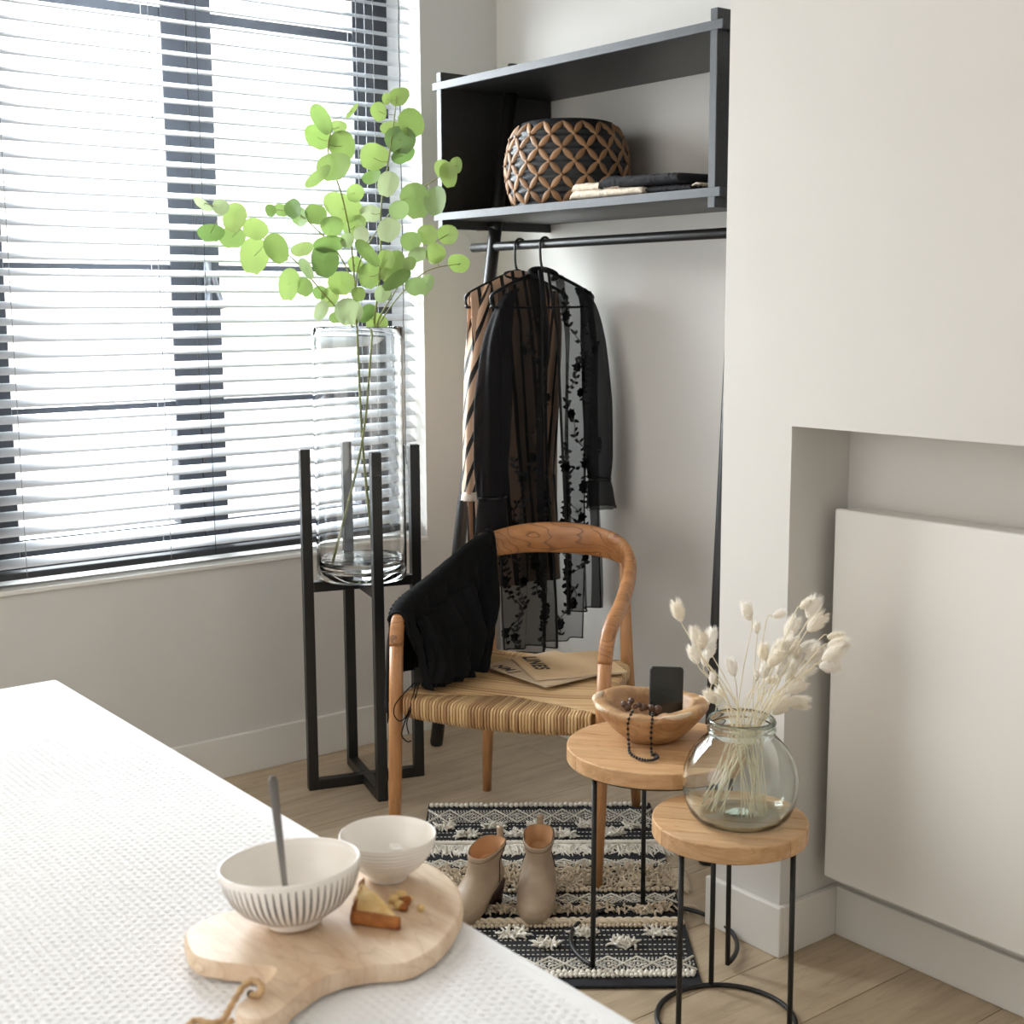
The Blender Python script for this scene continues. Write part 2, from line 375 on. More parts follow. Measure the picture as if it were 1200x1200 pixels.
# ------------------------------------------------------------------ basket on the shelf
BC = np.array([.645, -.228, 1.7852])
bk = thing('woven_basket', 'round dark seagrass basket laced with tan diamond pattern on the rack shelf', 'basket', BC)
def brad(t): return .135 + .05*math.sin(PI*min(1, .12+t*.80))**.9 - .012*max(0, t-.85)/.15
SEAG = pmat('dark_seagrass', srgb(44, 47, 52), .5, var=.45, vscale=26, stretch=(1, 1, 4), bump=.5, bscale=90, col2=srgb(24, 25, 28))
BHT = .25; n = 96; rings = []
for i in range(41):
    t = i/40; rings.append([((brad(t)+.0035*math.sin(t*PI*2*13)+.003*nz(j*.5, t*30))*math.cos(2*PI*j/n), (brad(t)+.0035*math.sin(t*PI*2*13)+.003*nz(j*.5, t*30))*math.sin(2*PI*j/n), t*BHT) for j in range(n)])
for i in range(12):
    t = 1-i/11*.97; rings.append([((brad(t)-.014)*math.cos(2*PI*j/n), (brad(t)-.014)*math.sin(2*PI*j/n), t*BHT+ (.004 if i == 0 else 0)) for j in range(n)])
mk('body', loft(rings), SEAG, bk, True)
STRAPC = pmat('tan_water_hyacinth', srgb(156, 118, 84), .55, var=.25, vscale=40, rnd=.22)
# petal-like strap mesh: unit length along local x, bulging z
def petal():
    V = []; Fc = []; m = 7; k = 5
    for i in range(m):
        t = i/(m-1); wv = .15*math.sin(PI*t)**.9+.03
        for j in range(k):
            a = PI*j/(k-1); V.append((t-.5, wv*math.cos(a), .10*(.35+.65*math.sin(PI*t))*math.sin(a)))
    for i in range(m-1):
        for j in range(k-1): Fc.append((i*k+j, i*k+j+1, (i+1)*k+j+1, (i+1)*k+j))
    return V, Fc
NC, NRW = 16, 6
def bpt(a, t, off=.003): r_ = brad(min(max(t, 0), 1))+off; return np.array([r_*math.cos(a), r_*math.sin(a), t*BHT])
pet = None; knot = None
for r_ in range(NRW):
    for c in range(NC):
        a0 = 2*PI*(c+.5*(r_ % 2))/NC; t0 = .03+r_*.94/NRW; t1 = t0+.94/NRW
        for sgn in (-1, 1):
            p0, p1 = bpt(a0, t0), bpt(a0+sgn*PI/NC, t1)
            mid = (p0+p1)/2; d = p1-p0; ln = np.linalg.norm(d); xax = d/ln
            nrm = np.array([math.cos(a0+sgn*PI/NC/2), math.sin(a0+sgn*PI/NC/2), 0]); nrm -= xax*(nrm@xax); nrm /= np.linalg.norm(nrm); yax = np.cross(nrm, xax)
            R3 = Matrix(((xax[0], yax[0], nrm[0]), (xax[1], yax[1], nrm[1]), (xax[2], yax[2], nrm[2])))
            if pet is None: pet = mk('strap', petal(), STRAPC, bk, True); o = pet
            else: o = dupe(pet, 'strap', bk)
            rm = brad(t0/2+t1/2)+.003; mid[:2] *= rm/np.linalg.norm(mid[:2])
            o.location = mid; o.rotation_euler = R3.to_euler(); o.scale = (ln*.98, ln, ln)
        if r_ > 0:
            p0 = bpt(a0, t0, .006)
            if knot is None: knot = mk('knot', ell((0, 0, 0), .004, .0065, .007, 8, 5), STRAPC, bk, True); o = knot
            else: o = dupe(knot, 'knot', bk)
            o.location = p0; o.rotation_euler = (0, 0, a0)

# ------------------------------------------------------------------ folded towel on shelf
CREAM = pmat('cream_terry', srgb(222, 208, 190), .95, var=.15, vscale=120, bump=.9, bscale=320)
BLACKT = pmat('black_terry', srgb(36, 36, 40), .95, var=.3, vscale=120, bump=.9, bscale=320)
TW = np.array([1.10, -.335, 1.7852])
tw = thing('folded_towel', 'folded cream and black fluffy towel with tassel ends beside the basket', 'towel', TW); tw.scale = (.88, 1, 1)
def foldslab(x0, x1, y0, y1, z0, h, seed, nu=110):
    rr = []
    for i in range(nu):
        t = i/(nu-1); xx = x0+(x1-x0)*t; e = math.sqrt(max(0, 1-(1-min(t, 1-t)/.06)**2)) if min(t, 1-t) < .06 else 1
        hh = h*(.3+.7*e)*(1-.25*t); ring = []
        for j in range(20):
            a = 2*PI*j/20; cy, cz = math.copysign(abs(math.cos(a))**.35, math.cos(a)), math.copysign(abs(math.sin(a))**.7, math.sin(a))
            ring.append((xx, (y0+y1)/2+(y1-y0)/2*cy+.003*nz(xx*90, j, seed), z0+hh/2+hh/2*cz+(.0032*nz(xx*110, j*.9, seed+3)+.003*nz(xx*25, j*.4, seed) if cz > -.5 else 0)))
        rr.append(ring)
    return loft(rr)
mk('cream_fold', foldslab(-.235, .1, -.095, .12, .001, .030, 1), CREAM, tw, True)
mk('cream_fold', foldslab(-.238, -.02, -.085, .1, .024, .026, 5), CREAM, tw, True)
mk('black_fold', foldslab(-.10, .25, -.093, .13, .0245, .034, 9), BLACKT, tw, True)
mk('black_fold', foldslab(.07, .29, -.08, .12, .001, .022, 12), BLACKT, tw, True)
tv = []
for i in range(26):
    yy = -.08+.2*random.random(); p0 = np.array([.285, yy, .012]); tv.append(tube([p0, p0+(.015, .002, .006), p0+(.03+.012*random.random(), .006*random.uniform(-1, 1), .003)], .0028, 5))
t_ = mk('tassel_end', join(tv), CREAM, tw, True); t_['kind'] = 'stuff'

# ------------------------------------------------------------------ hangers
HB = pmat('black_hanger_plastic', srgb(18, 18, 19), .35)
def hanger(X, yc, label, tilt=0.):
    h = thing('clothes_hanger', label, 'hanger', (X, RODY, 1.683), 0)
    pts = []
    R0 = .0195
    for i in range(13):
        a = math.radians(-25+ (205)*i/12); pts.append((0, R0*math.cos(a), R0*math.sin(a)))
    pts += [(0, -R0, -.03), (0, -R0+.003, -.06), (0, -R0+.012, -.085)]
    dy = yc-RODY
    pts = [(p[0], p[1]+dy*min(1, max(0, -p[2]/.085)), p[2]) for p in pts]
    mk('hook', tube(spline(pts, 40), .004, 8), HB, h, True)
    y0 = -R0+.012+dy
    arm = spline([(0, y0-.205, -.168), (0, y0-.19, -.150), (0, y0-.10, -.112), (0, y0-.012, -.082), (0, y0+.012, -.082), (0, y0+.10, -.112), (0, y0+.19, -.150), (0, y0+.205, -.168)], 30)
    mk('shoulder_arm', tube(arm, .0055, 8), HB, h, True)
    mk('trouser_bar', tube(spline([(0, y0-.205, -.168), (0, y0-.2, -.186), (0, y0-.17, -.194), (0, y0+.17, -.194), (0, y0+.2, -.186), (0, y0+.205, -.168)], 24), .004, 8), HB, h, True)
    for sg in (-1, 1):
        mk('strap_hook', tube([(0, y0+sg*.135, -.128), (0, y0+sg*.135, -.15), (0, y0+sg*.142, -.158), (0, y0+sg*.15, -.152)], .0028, 6), HB, h, True)
    return y0+RODY
KX, SX = .575, .45
ky = hanger(KX, RODY, 'black plastic hanger holding the sheer lace robe')
sy = hanger(SX, RODY-.003, 'black plastic hanger holding the striped dress')

# ------------------------------------------------------------------ striped dress
def stripes(name, base, dark, freq, slope, width=.36):
    m = bpy.data.materials.new(name); m.use_nodes = True; N, L = nodes(m); b = N['Principled BSDF']; b.inputs['Roughness'].default_value = .6
    uvn = N.new('ShaderNodeUVMap'); sp = N.new('ShaderNodeSeparateXYZ'); L.new(uvn.outputs[0], sp.inputs[0])
    m1 = N.new('ShaderNodeMath'); m1.operation = 'MULTIPLY_ADD'; L.new(sp.outputs['Y'], m1.inputs[0]); m1.inputs[1].default_value = slope; L.new(sp.outputs['X'], m1.inputs[2])
    nt = N.new('ShaderNodeTexNoise'); nt.inputs['Scale'].default_value = 5; L.new(uvn.outputs[0], nt.inputs['Vector'])
    m2 = N.new('ShaderNodeMath'); m2.operation = 'MULTIPLY_ADD'; L.new(nt.outputs[0], m2.inputs[0]); m2.inputs[1].default_value = .012; L.new(m1.outputs[0], m2.inputs[2])
    m3 = N.new('ShaderNodeMath'); m3.operation = 'MULTIPLY'; L.new(m2.outputs[0], m3.inputs[0]); m3.inputs[1].default_value = freq
    fr = N.new('ShaderNodeMath'); fr.operation = 'FRACT'; L.new(m3.outputs[0], fr.inputs[0])
    lt = N.new('ShaderNodeMath'); lt.operation = 'LESS_THAN'; L.new(fr.outputs[0], lt.inputs[0]); lt.inputs[1].default_value = width
    mx = N.new('ShaderNodeMix'); mx.data_type = 'RGBA'; L.new(lt.outputs[0], mx.inputs['Factor']); mx.inputs['A'].default_value = base; mx.inputs['B'].default_value = dark
    L.new(mx.outputs['Result'], b.inputs['Base Color'])
    return m
BEI, BLK = srgb(214, 178, 150), srgb(26, 24, 24)
STRB = stripes('beige_black_vertical_stripe', BEI, BLK, 22, .08, .3)
STRS = stripes('beige_black_diagonal_stripe', BEI, BLK, 17, .55, .34)
dr = thing('striped_dress', 'beige long-sleeved dress with black stripes on the hanger behind the lace robe', 'dress', (SX, sy, .58))
Wd = (SX, sy, .58)
def shz(s, top=1.604): return top-.41*max(0, abs(s)-.02)
def body_panel(X, yc, sgn, s0, s1, zh, nu, nv, thick, amp, freq, seed, top=1.604, flare=1.05, uvs=1.):
    V = []; UV = []
    for j in range(nv):
        v = j/(nv-1)
        for i in range(nu):
            u = i/(nu-1); s = s0+(s1-s0)*u; zt = shz(s, top); zz = zt+(zh-zt)*v
            k = 1+(flare-1)*v
            edge = math.sqrt(max(0, 1-(abs(s)/.195)**2.2))
            d = thick*min(1, v*6)*(.25+.75*edge)*(1+.5*v) + amp*min(1, v*4)*(.3+.7*v)*math.sin(s*freq+2.2*nz(s*8, v*1.5, seed)+seed)
            V.append((X+sgn*(.006+d), yc+s*k+.006*v*nz(seed, v*3, s*6), zz+.004*nz(s*14, seed)*v)); UV.append((s*uvs+.4, zz))
    return (V, [(j*nu+i, j*nu+i+1, (j+1)*nu+i+1, (j+1)*nu+i) for j in range(nv-1) for i in range(nu-1)]), np.array(UV)
for sgn, nm in ((-1, 'back_panel'), (1, 'front_panel')):
    vf, uv = body_panel(SX, sy, sgn, -.19, .135, .6, 60, 50, .022, .012, 46, 2+sgn)
    solid(mk(nm, vf, STRB, dr, True, world=Wd, uv=uv), .0015)
def sleeve(pts, hw, ht, nseg=40, nr=28, amp=.10, seed=0, frill=0.):
    c = spline(pts, nseg); hwv = np.interp(np.linspace(0, 1, nseg), np.linspace(0, 1, len(hw)), hw); htv = np.interp(np.linspace(0, 1, nseg), np.linspace(0, 1, len(ht)), ht)
    rr = []; UV = []
    for i in range(nseg):
        v = i/(nseg-1); ring = []
        for j in range(nr):
            a = 2*PI*j/nr; k = 1+amp*min(1, v*3)*math.sin(a*5+seed+3*nz(v*2.4, seed))+frill*max(0, v-.86)/.14*math.sin(a*9)
            ring.append((c[i][0]+htv[i]*k*math.sin(a), c[i][1]+hwv[i]*k*math.cos(a), c[i][2])); UV.append((j/nr*.3*1.0, c[i][2]))
        rr.append(ring)
    return loft(rr, (False, False)), np.array(UV)
pl = [onx(569, 334, SX-.005), onx(562, 372, SX-.005), onx(559, 430, SX), onx(556, 500, SX), onx(553, 560, SX+.005), onx(552, 578, SX+.005)]
vf, uv = sleeve(pl, [.012, .030, .036, .034, .027, .027], [.02, .034, .036, .034, .026, .026], seed=1)
solid(mk('sleeve', vf, STRS, dr, True, world=Wd, uv=uv), .0015)
pc = [onx(552, 576, SX+.005), onx(552, 586, SX+.005)]
vf, uv = sleeve([pc[0], (pc[0]+pc[1])/2, pc[1]], [.026, .03, .031], [.025, .03, .03], 8, 40, .02, 2, .12)
solid(mk('ruffle_cuff', vf, pmat('ivory_cuff', srgb(228, 214, 200), .7), dr, True, world=Wd), .0012)
pl = [np.array([SX+.005, sy+.14, 1.54]), np.array([SX+.012, sy+.13, 1.42]), np.array([SX+.018, sy+.11, 1.2]), np.array([SX+.02, sy+.10, .95])]
vf, uv = sleeve(pl, [.012, .028, .032, .027], [.02, .034, .036, .03], seed=4)
solid(mk('sleeve', vf, STRB, dr, True, world=Wd, uv=uv), .0015)
mk('neckband', tube([(SX+.012*math.cos(a)+.004, sy+.055*math.sin(a), 1.602-.012*(1+math.cos(a))) for a in np.linspace(0, 2*PI, 25)[:-1]], .0035, 6, closed=True), pmat('black_binding', BLK, .8), dr, True, world=Wd)

# ------------------------------------------------------------------ sheer lace robe
TULLE = sheer('black_sheer_tulle', srgb(16, 16, 20), .56)
TULLE2 = sheer('black_sheer_sleeve', srgb(14, 13, 17), .82)
LACE = pmat('black_embroidery', srgb(12, 12, 14), .9)
rb = thing('lace_robe', 'long black sheer robe with embroidered flowers hanging open on the rack', 'robe', (KX, ky, .36))
Wr = (KX, ky, .36)
def rpoint(panel, s, v):
    sgn, X, zh, thick, amp, freq, seed = panel
    zt = shz(s); zz = zt+(zh-zt)*v; edge = math.sqrt(max(0, 1-(abs(s)/.2)**2.2))
    d = thick*min(1, v*6)*(.3+.7*edge)*(1+.6*v) + amp*min(1, v*4)*(.3+.7*v)*math.sin(s*freq+2.4*nz(s*8, v*1.5, seed)+seed)
    return np.array([X+sgn*(.008+d), ky+s*(1+.04*v), zz])
PB = (-1, KX, .40, .028, .016, 75, 3.); PLp = (1, KX, .415, .034, .022, 82, 1.3); PRp = (1, KX, .52, .034, .022, 86, 5.1)
def gap(v, side): return (.012+.010*math.sin(v*5)) if side < 0 else (.012+.022*v)
def panel_mesh(P, fs0, fs1, nu=60, nv=70):
    return grid(lambda u, v: rpoint(P, fs0(v)+(fs1(v)-fs0(v))*u, v), nu, nv)
mk('back_panel', panel_mesh(PB, lambda v: -.185, lambda v: .185), TULLE, rb, True, world=Wr)
mk('front_panel', panel_mesh(PLp, lambda v: -.185, lambda v: -gap(v, -1)), TULLE, rb, True, world=Wr)
mk('front_panel', panel_mesh(PRp, lambda v: gap(v, 1), lambda v: .185), TULLE, rb, True, world=Wr)
for P, a_, b_ in ((PLp, -.075, -.03), (PRp, .03, .07), (PRp, .155, .185)):
    mk('gathered_fold', grid(lambda u, v: rpoint(P, a_+(b_-a_)*u, v)+np.array([.006+.005*math.sin(u*9+v*7), .004*math.sin(v*9), 0]), 14, 60), TULLE2, rb, True, world=Wr)
# bands on the open edges and hems
vv = np.linspace(0, 1, 60)
mk('edge_band', tube([rpoint(PLp, -gap(v, -1), v) for v in vv], .0045, 6), LACE, rb, True, world=Wr)
mk('edge_band', tube([rpoint(PRp, gap(v, 1), v) for v in vv], .0045, 6), LACE, rb, True, world=Wr)
ss = np.linspace(-.185, .185, 50)
mk('hem', tube([rpoint(PB, s, 1) for s in ss], .0022, 5), LACE, rb, True, world=Wr)
mk('hem', tube([rpoint(PLp, s, 1) for s in np.linspace(-.185, -gap(1, -1), 40)], .0025, 5), LACE, rb, True, world=Wr)
mk('hem', tube([rpoint(PRp, s, 1) for s in np.linspace(gap(1, 1), .185, 40)], .0025, 5), LACE, rb, True, world=Wr)
for P in (PB, PRp, PLp):
    sg = -1 if P is PLp else 1
    mk('side_seam', tube([rpoint(P, .183*sg, v) for v in vv[4:]], .0022, 5), LACE, rb, True, world=Wr)
mk('collar', tube([(KX+.02*math.cos(a), ky+.05*math.sin(a), 1.606-.016*(1+math.cos(a))) for a in np.linspace(.5, 2*PI-.5, 28)], .009, 8), LACE, rb, True, world=Wr)
# tie hanging from the collar
mk('tie', tube(spline([(KX+.035, ky-.045, 1.6), (KX+.055, ky-.05, 1.5), (KX+.06, ky-.055, 1.3), (KX+.06, ky-.05, 1.1)], 30), .0045, 6), LACE, rb, True, world=Wr)
# sleeves
pl = [onx(606, 338, KX+.004), onx(594, 355, KX+.006), onx(584, 400, KX+.012), onx(579, 470, KX+.03), onx(577, 540, KX+.04), onx(577, 585, KX+.045)]
vf, uv = sleeve(pl, [.006, .026, .046, .060, .056, .046], [.010, .024, .034, .042, .04, .034], 50, 36, .13, 2)
mk('sleeve', vf, TULLE2, rb, True, world=Wr)
vf, uv = sleeve([onx(577, 582, KX+.045), onx(577, 600, KX+.046), onx(577, 626, KX+.048)], [.045, .05, .054], [.034, .038, .042], 14, 48, .05, 3, .1)
mk('cuff', vf, TULLE2, rb, True, world=Wr)
mk('cuff_seam', tube([(onx(577, 583, KX+.045)+np.array([.035*math.sin(a), .046*math.cos(a), 0])) for a in np.linspace(0, 2*PI, 33)[:-1]], .003, 5, closed=True), LACE, rb, True, world=Wr)
pl = [onx(676, 337, KX+.004), onx(688, 355, KX+.008), onx(695, 400, KX+.045), onx(700, 470, KX+.085), onx(702, 530, KX+.105), onx(703, 562, KX+.11)]
vf, uv = sleeve(pl, [.006, .024, .04, .046, .042, .033], [.010, .024, .034, .042, .04, .034], 50, 36, .13, 6)
mk('sleeve', vf, TULLE2, rb, True, world=Wr)
vf, uv = sleeve([onx(703, 560, KX+.11), onx(704, 575, KX+.11), onx(705, 595, KX+.112)], [.033, .042, .05], [.034, .04, .044], 14, 48, .05, 7, .1)
mk('cuff', vf, TULLE2, rb, True, world=Wr)
mk('cuff_seam', tube([(onx(703, 561, KX+.11)+np.array([.035*math.sin(a), .034*math.cos(a), 0])) for a in np.linspace(0, 2*PI, 33)[:-1]], .003, 5, closed=True), LACE, rb, True, world=Wr)
# embroidered flowers and leaves on vines
emb = []
def leaf3(c, d, nrm, ln, wd):
    d = d/np.linalg.norm(d); sd = np.cross(nrm, d); sd /= np.linalg.norm(sd)
    P = [(0, 0), (.3, .5), (.65, .42), (1, 0), (.65, -.42), (.3, -.5)]
    top = [c+d*ln*a+sd*wd*b+nrm*.0012 for a, b in P]
    return [tuple(p) for p in top], [(0, 1, 2, 3, 4, 5)]
def vine(P, s0, v0, v1, seed, step=.016):
    rnd = random.Random(seed); v = v0; k = 0; pts = []
    nrm = np.array([P[0], 0, 0.])
    while v < v1:
        s = s0+.028*math.sin(v*22+seed)+.012*math.sin(v*57+seed); s = max(-.178, min(.178, s))
        c = rpoint(P, s, v)+nrm*.002; pts.append(c)
        for sg in (-1, 1):
            if rnd.random() < .8:
                d = np.array([0, sg*rnd.uniform(.5, 1), rnd.uniform(-.3, .9)]); emb.append(leaf3(c, d, nrm, rnd.uniform(.016, .026), rnd.uniform(.009, .013)))
        if k % 9 == 4:
            fc = c+np.array([0, rnd.uniform(-.015, .015), 0]); rf = rnd.uniform(.016, .024)
            for q in range(7):
                a = 2*PI*q/7; emb.append(leaf3(fc, np.array([0, math.cos(a), math.sin(a)]), nrm, rf, rf*.8))
        v += step; k += 1
    emb.append(tube(pts, .0016, 4))
for P, s0, v0, v1, sd in ((PLp, -.06, .12, .99, 1), (PLp, -.14, .45, .99, 2), (PRp, .085, .05, .99, 3), (PRp, .15, .12, .7, 4), (PRp, .06, .5, .99, 5), (PB, .03, .55, .99, 6), (PB, -.09, .6, .99, 7), (PB, .12, .6, .99, 8)):
    vine(P, s0, v0, v1, sd)
e_ = mk('flower_embroidery', join(emb), LACE, rb, False, world=Wr); e_['kind'] = 'stuff'

# ------------------------------------------------------------------ plant stand
PC = np.array([.328, -.79, 0.]); PA = math.atan2(.336, .1)
ps = thing('plant_stand', 'tall black square-post plant stand under the clear glass vase', 'plant stand', PC, PA)
HP, TP, RP, ZS = 1.07, .031, .1725, .662
for k in range(4):
    a = k*PI/2; c, s = round(math.cos(a)), round(math.sin(a))
    bev(mk('post', box(c*RP-TP/2, c*RP+TP/2, s*RP-TP/2, s*RP+TP/2, 0, HP), BLACKL, ps), .002)
for nm, z0 in (('foot_bar', 0.0), ('shelf_bar', ZS-.032)):
    bev(mk(nm, box(-RP+TP/2, RP-TP/2, -TP/2, TP/2, z0, z0+.032), BLACKL, ps), .002)
    for sg in (-1, 1):
        a0, a1 = sorted((sg*TP/2, sg*(RP-TP/2))); bev(mk(nm, box(-TP/2, TP/2, a0, a1, z0, z0+.032), BLACKL, ps), .002)
# tall vase
VR, VT, VH = .139, .004, .772
pv = thing('glass_cylinder_vase', 'tall clear glass cylinder vase holding green branches on the black stand', 'vase', (PC[0], PC[1], ZS))
prof = [(.0, .0), (.06, 0), (.12, 0), (VR-.006, .002), (VR-.001, .01), (VR, .03)] + [(VR, .03+(VH-.036)*i/12) for i in range(1, 13)] + [(VR-.001, VH-.002), (VR-.003, VH), (VR-.0055, VH-.003)] + \
       [(VR-VT-.002, VH-.03-(VH-.075)*i/10) for i in range(0, 11)] + [(VR-.014, .03), (.1, .024), (.05, .022), (.0, .022)]
mk('glass_body', lathe([(max(r_, .0005), z_) for r_, z_ in prof], 64), GLASS, pv, True)
WR = VR-VT-.0032
mk('water', lathe([(.0005, .0235), (.05, .0235), (.1, .0255), (VR-.0155, .032), (WR, .047), (WR, .062), (WR-.004, .060), (.05, .0596), (.0005, .0596)], 64), WATER, pv, True)

# ------------------------------------------------------------------ green branches
LEAFM = translucent('eucalyptus_leaf', [srgb(98, 126, 66), srgb(136, 160, 84), srgb(150, 172, 98), srgb(120, 148, 80), srgb(182, 194, 154)], .38, .34)
STEMM = pmat('green_brown_stem', srgb(128, 132, 70), .6, var=.3, vscale=40, stretch=(1, 1, .2))
KV = 4.17
def pk(x, y, dk=0.):
    k = KV+dk
    if y < 385: k -= max(0, (330-x))*.0016+.0*(x-450)   # left branches lean into the room
    return atk(x, y, k)
BR = {
 'A': ([(437, 646), (425, 520), (419, 400), (413, 300), (402, 235), (385, 180), (388, 150), (382, 132)], None),
 'B': ([(390, 660), (424, 520), (436, 400), (445, 320), (447, 240), (455, 190), (462, 140), (465, 112)], None),
 'C': ([(420, 420), (415, 386), (380, 345), (345, 305), (310, 280), (275, 252), (240, 238)], 'A'),
 'D': ([(418, 385), (414, 335), (395, 295), (370, 268), (345, 248), (318, 246)], 'A'),
 'E': ([(417, 360), (420, 312), (438, 276), (470, 236), (505, 214), (530, 196)], 'A'),
 'F': ([(434, 420), (440, 388), (467, 348), (500, 318), (540, 309)], 'B'),
 'G': ([(437, 400), (446, 370), (464, 340), (488, 300), (526, 274)], 'B'),
}
LV = [(238,240,12,5,35),(259,243,10,9,20),(275,255,13,17,20),(247,273,14,10,0),(272,278,15,11,0),(299,268,13,12,30),(298,300,16,21,10),(324,291,13,17,-25),(317,247,6,8,0),(330,247,9,8,0),(344,245,10,12,-30),(352,254,12,10,30),(370,252,12,13,0),
 (338,333,11,18,10),(357,336,11,10,20),(355,292,14,8,-10),(359,315,6,14,-30),(380,307,15,20,5),(385,286,17,9,0),(400,332,15,14,0),(375,343,8,8,0),(387,348,10,12,40),(377,364,8,12,30),(409,365,16,15,0),(430,368,8,13,30),(441,380,12,13,30),
 (433,324,13,16,10),(453,305,10,12,0),(465,309,11,15,10),(430,297,8,19,-42),(465,328,8,19,55),(456,270,13,15,20),(482,283,12,11,0),(502,275,12,11,0),(525,275,12,11,0),(490,298,11,8,-20),(510,297,11,12,30),(512,305,9,4,-15),(537,309,12,11,0),(487,336,12,11,-20),(500,334,8,13,20),(480,309,8,8,0),
 (435,250,13,9,0),(389,265,13,11,0),(416,265,14,13,0),(424,276,9,10,0),(407,282,8,9,0),(453,322,7,8,0),(376,140,10,17,-32),(372,161,15,13,20),(397,149,9,8,0),(401,171,15,17,-20),(392,196,20,17,0),(373,207,18,7,-38),(401,244,21,18,0),(416,226,9,10,20),(413,130,10,3,-45),
 (468,114,12,12,0),(453,116,5,7,0),(444,131,9,11,-20),(482,144,14,16,-30),(457,150,11,8,0),(470,164,18,15,0),(472,182,14,8,-20),(438,185,16,18,20),(436,208,11,9,-10),(455,216,12,15,20),(488,235,17,20,-10),(511,236,13,18,-10),(467,246,11,10,0),(526,205,10,15,-10),(518,198,9,11,0),(535,194,7,10,-10),
 (448,345,9,11,20),(395,372,9,7,0),(420,345,8,9,-10),(416,310,8,10,0)]
def leafmesh():
    V = [(0, 0, 0)]; Fc = []; n = 16
    for ring, k in ((.55, 0), (1., 1)):
        for j in range(n):
            a = 2*PI*j/n; r_ = ring*(1-.10*max(0, math.cos(a-PI/2))**6*0 + .04*math.sin(3*a)); x_, y_ = r_*math.cos(a), r_*math.sin(a)
            if k and j == 12: y_ *= .88
            V.append((x_, y_, .16*abs(x_)+.06*y_*y_))
    for j in range(n): Fc.append((0, 1+j, 1+(j+1) % n))
    for j in range(n): Fc.append((1+j, 1+n+j, 1+n+(j+1) % n, 1+(j+1) % n))
    return V, Fc
roots = {}; paths = {}
rnb = random.Random(3)
for key, (pts, par) in BR.items():
    if par is None:
        base = pk(*pts[0])
        root = thing('leafy_branch', {'A': 'green round-leaved branch whose side shoots arch out over the window blind', 'B': 'tallest green round-leaved branch, its side shoots bending towards the rack'}[key], 'branch', base, group='green branches in the tall vase')
        pw = spline([pk(x_, y_, rnb.uniform(-.02, .02)) for x_, y_ in pts], 50); rad = np.linspace(.0042, .0015, 50); nm = 'stem'
    else:
        root, base = roots[par]; main = paths[par][1]; mp_ = paths[par][0]
        j0 = int(np.hypot(mp_[:, 0]-pts[0][0], mp_[:, 1]-pts[0][1]).argmin())
        pw = spline([main[j0]]+[pk(x_, y_, rnb.uniform(-.02, .02)) for x_, y_ in pts[1:]], 50); rad = np.linspace(.0028, .0013, 50); nm = 'side_shoot'
    mk(nm, tube(pw, rad, 7), STEMM, root, True, world=base)
    roots[key] = (root, base); paths[key] = (spline([(a, b_, 0) for a, b_ in pts], 50), pw)
lf = None
for (cx, cy, rw, rh, ang) in LV:
    best = None
    for key, (pp, pw) in paths.items():
        d = np.hypot(pp[:, 0]-cx, pp[:, 1]-cy) + 4*(pp[:, 1] > 400); i = int(d.argmin())
        if best is None or d[i] < best[0]: best = (d[i], key, i)
    _, key, i = best; root, base = roots[key]; anchor = paths[key][1][i]
    ka = (anchor-CAM)@CD; k = ka+rnb.uniform(-.05, .035)
    c = atk(cx, cy, k); sc = k/FPX
    ca, sa = math.cos(math.radians(-ang)), math.sin(math.radians(-ang))
    xa = CR*ca+CU*sa; ya = -CR*sa+CU*ca; na = np.cross(xa, ya)
    t1, t2 = rnb.uniform(-.5, .5), rnb.uniform(-.5, .5)
    xv, yv, nv = Vector(xa), Vector(ya), Vector(na)
    R3 = Matrix((xv, yv, nv)).transposed(); R3 = R3 @ Matrix.Rotation(t1, 3, 'X') @ Matrix.Rotation(t2, 3, 'Y')
    if lf is None: lf = mk('leaf', leafmesh(), LEAFM, root, True); o = lf
    else: o = dupe(lf, 'leaf', root)
    o.location = c-base; o.rotation_euler = R3.to_euler(); sc *= 1.06; o.scale = (rw*sc/max(.75, math.cos(t2)), rh*sc/max(.75, math.cos(t1)), (rw+rh)/2*sc)
    ed = anchor-c; L0 = np.linalg.norm(ed)
    if L0 > .012: mk('leaf_stalk', tube([c-base, (c+anchor)/2-base-(0, 0, .004), anchor-base], .0009, 5), STEMM, root, True)

# ------------------------------------------------------------------ chair
CC = np.array([.99, -.66, 0.]); CA = math.atan2(.538, .843)
ch = thing('armchair', 'teak armchair with curved back rail and woven rush seat', 'chair', CC, CA)
def cl(a, b_, z): return np.array([a, -b_, z])           # chair local: a to its side, b to its front
RAIL = [(.0, -.338, .806), (.075, -.332, .804), (.145, -.305, .798), (.205, -.255, .786), (.243, -.185, .767), (.262, -.10, .744), (.275, -.01, .722), (.286, .08, .704), (.292, .16, .690), (.2935, .212, .672), (.2925, .238, .64), (.2905, .25, .59)]
RH = [.047, .046, .043, .038, .031, .025, .022, .0205, .02, .0195, .019, .0185]
RT = [.0125, .0125, .0135, .015, .0175, .019, .0195, .0195, .0195, .0195, .019, .0185]
half_ = spline(RAIL, 46); rhh = np.interp(np.linspace(0, 11, 46), range(12), RH); rtt = np.interp(np.linspace(0, 11, 46), range(12), RT)
full = np.concatenate([[(-p[0], p[1], p[2]) for p in half_[:0:-1]], half_]); fh = np.concatenate([rhh[:0:-1], rhh]); ft = np.concatenate([rtt[:0:-1], rtt])
railL = np.array([cl(*p) for p in full])
_, tg, _, _ = frames(railL); rr = []
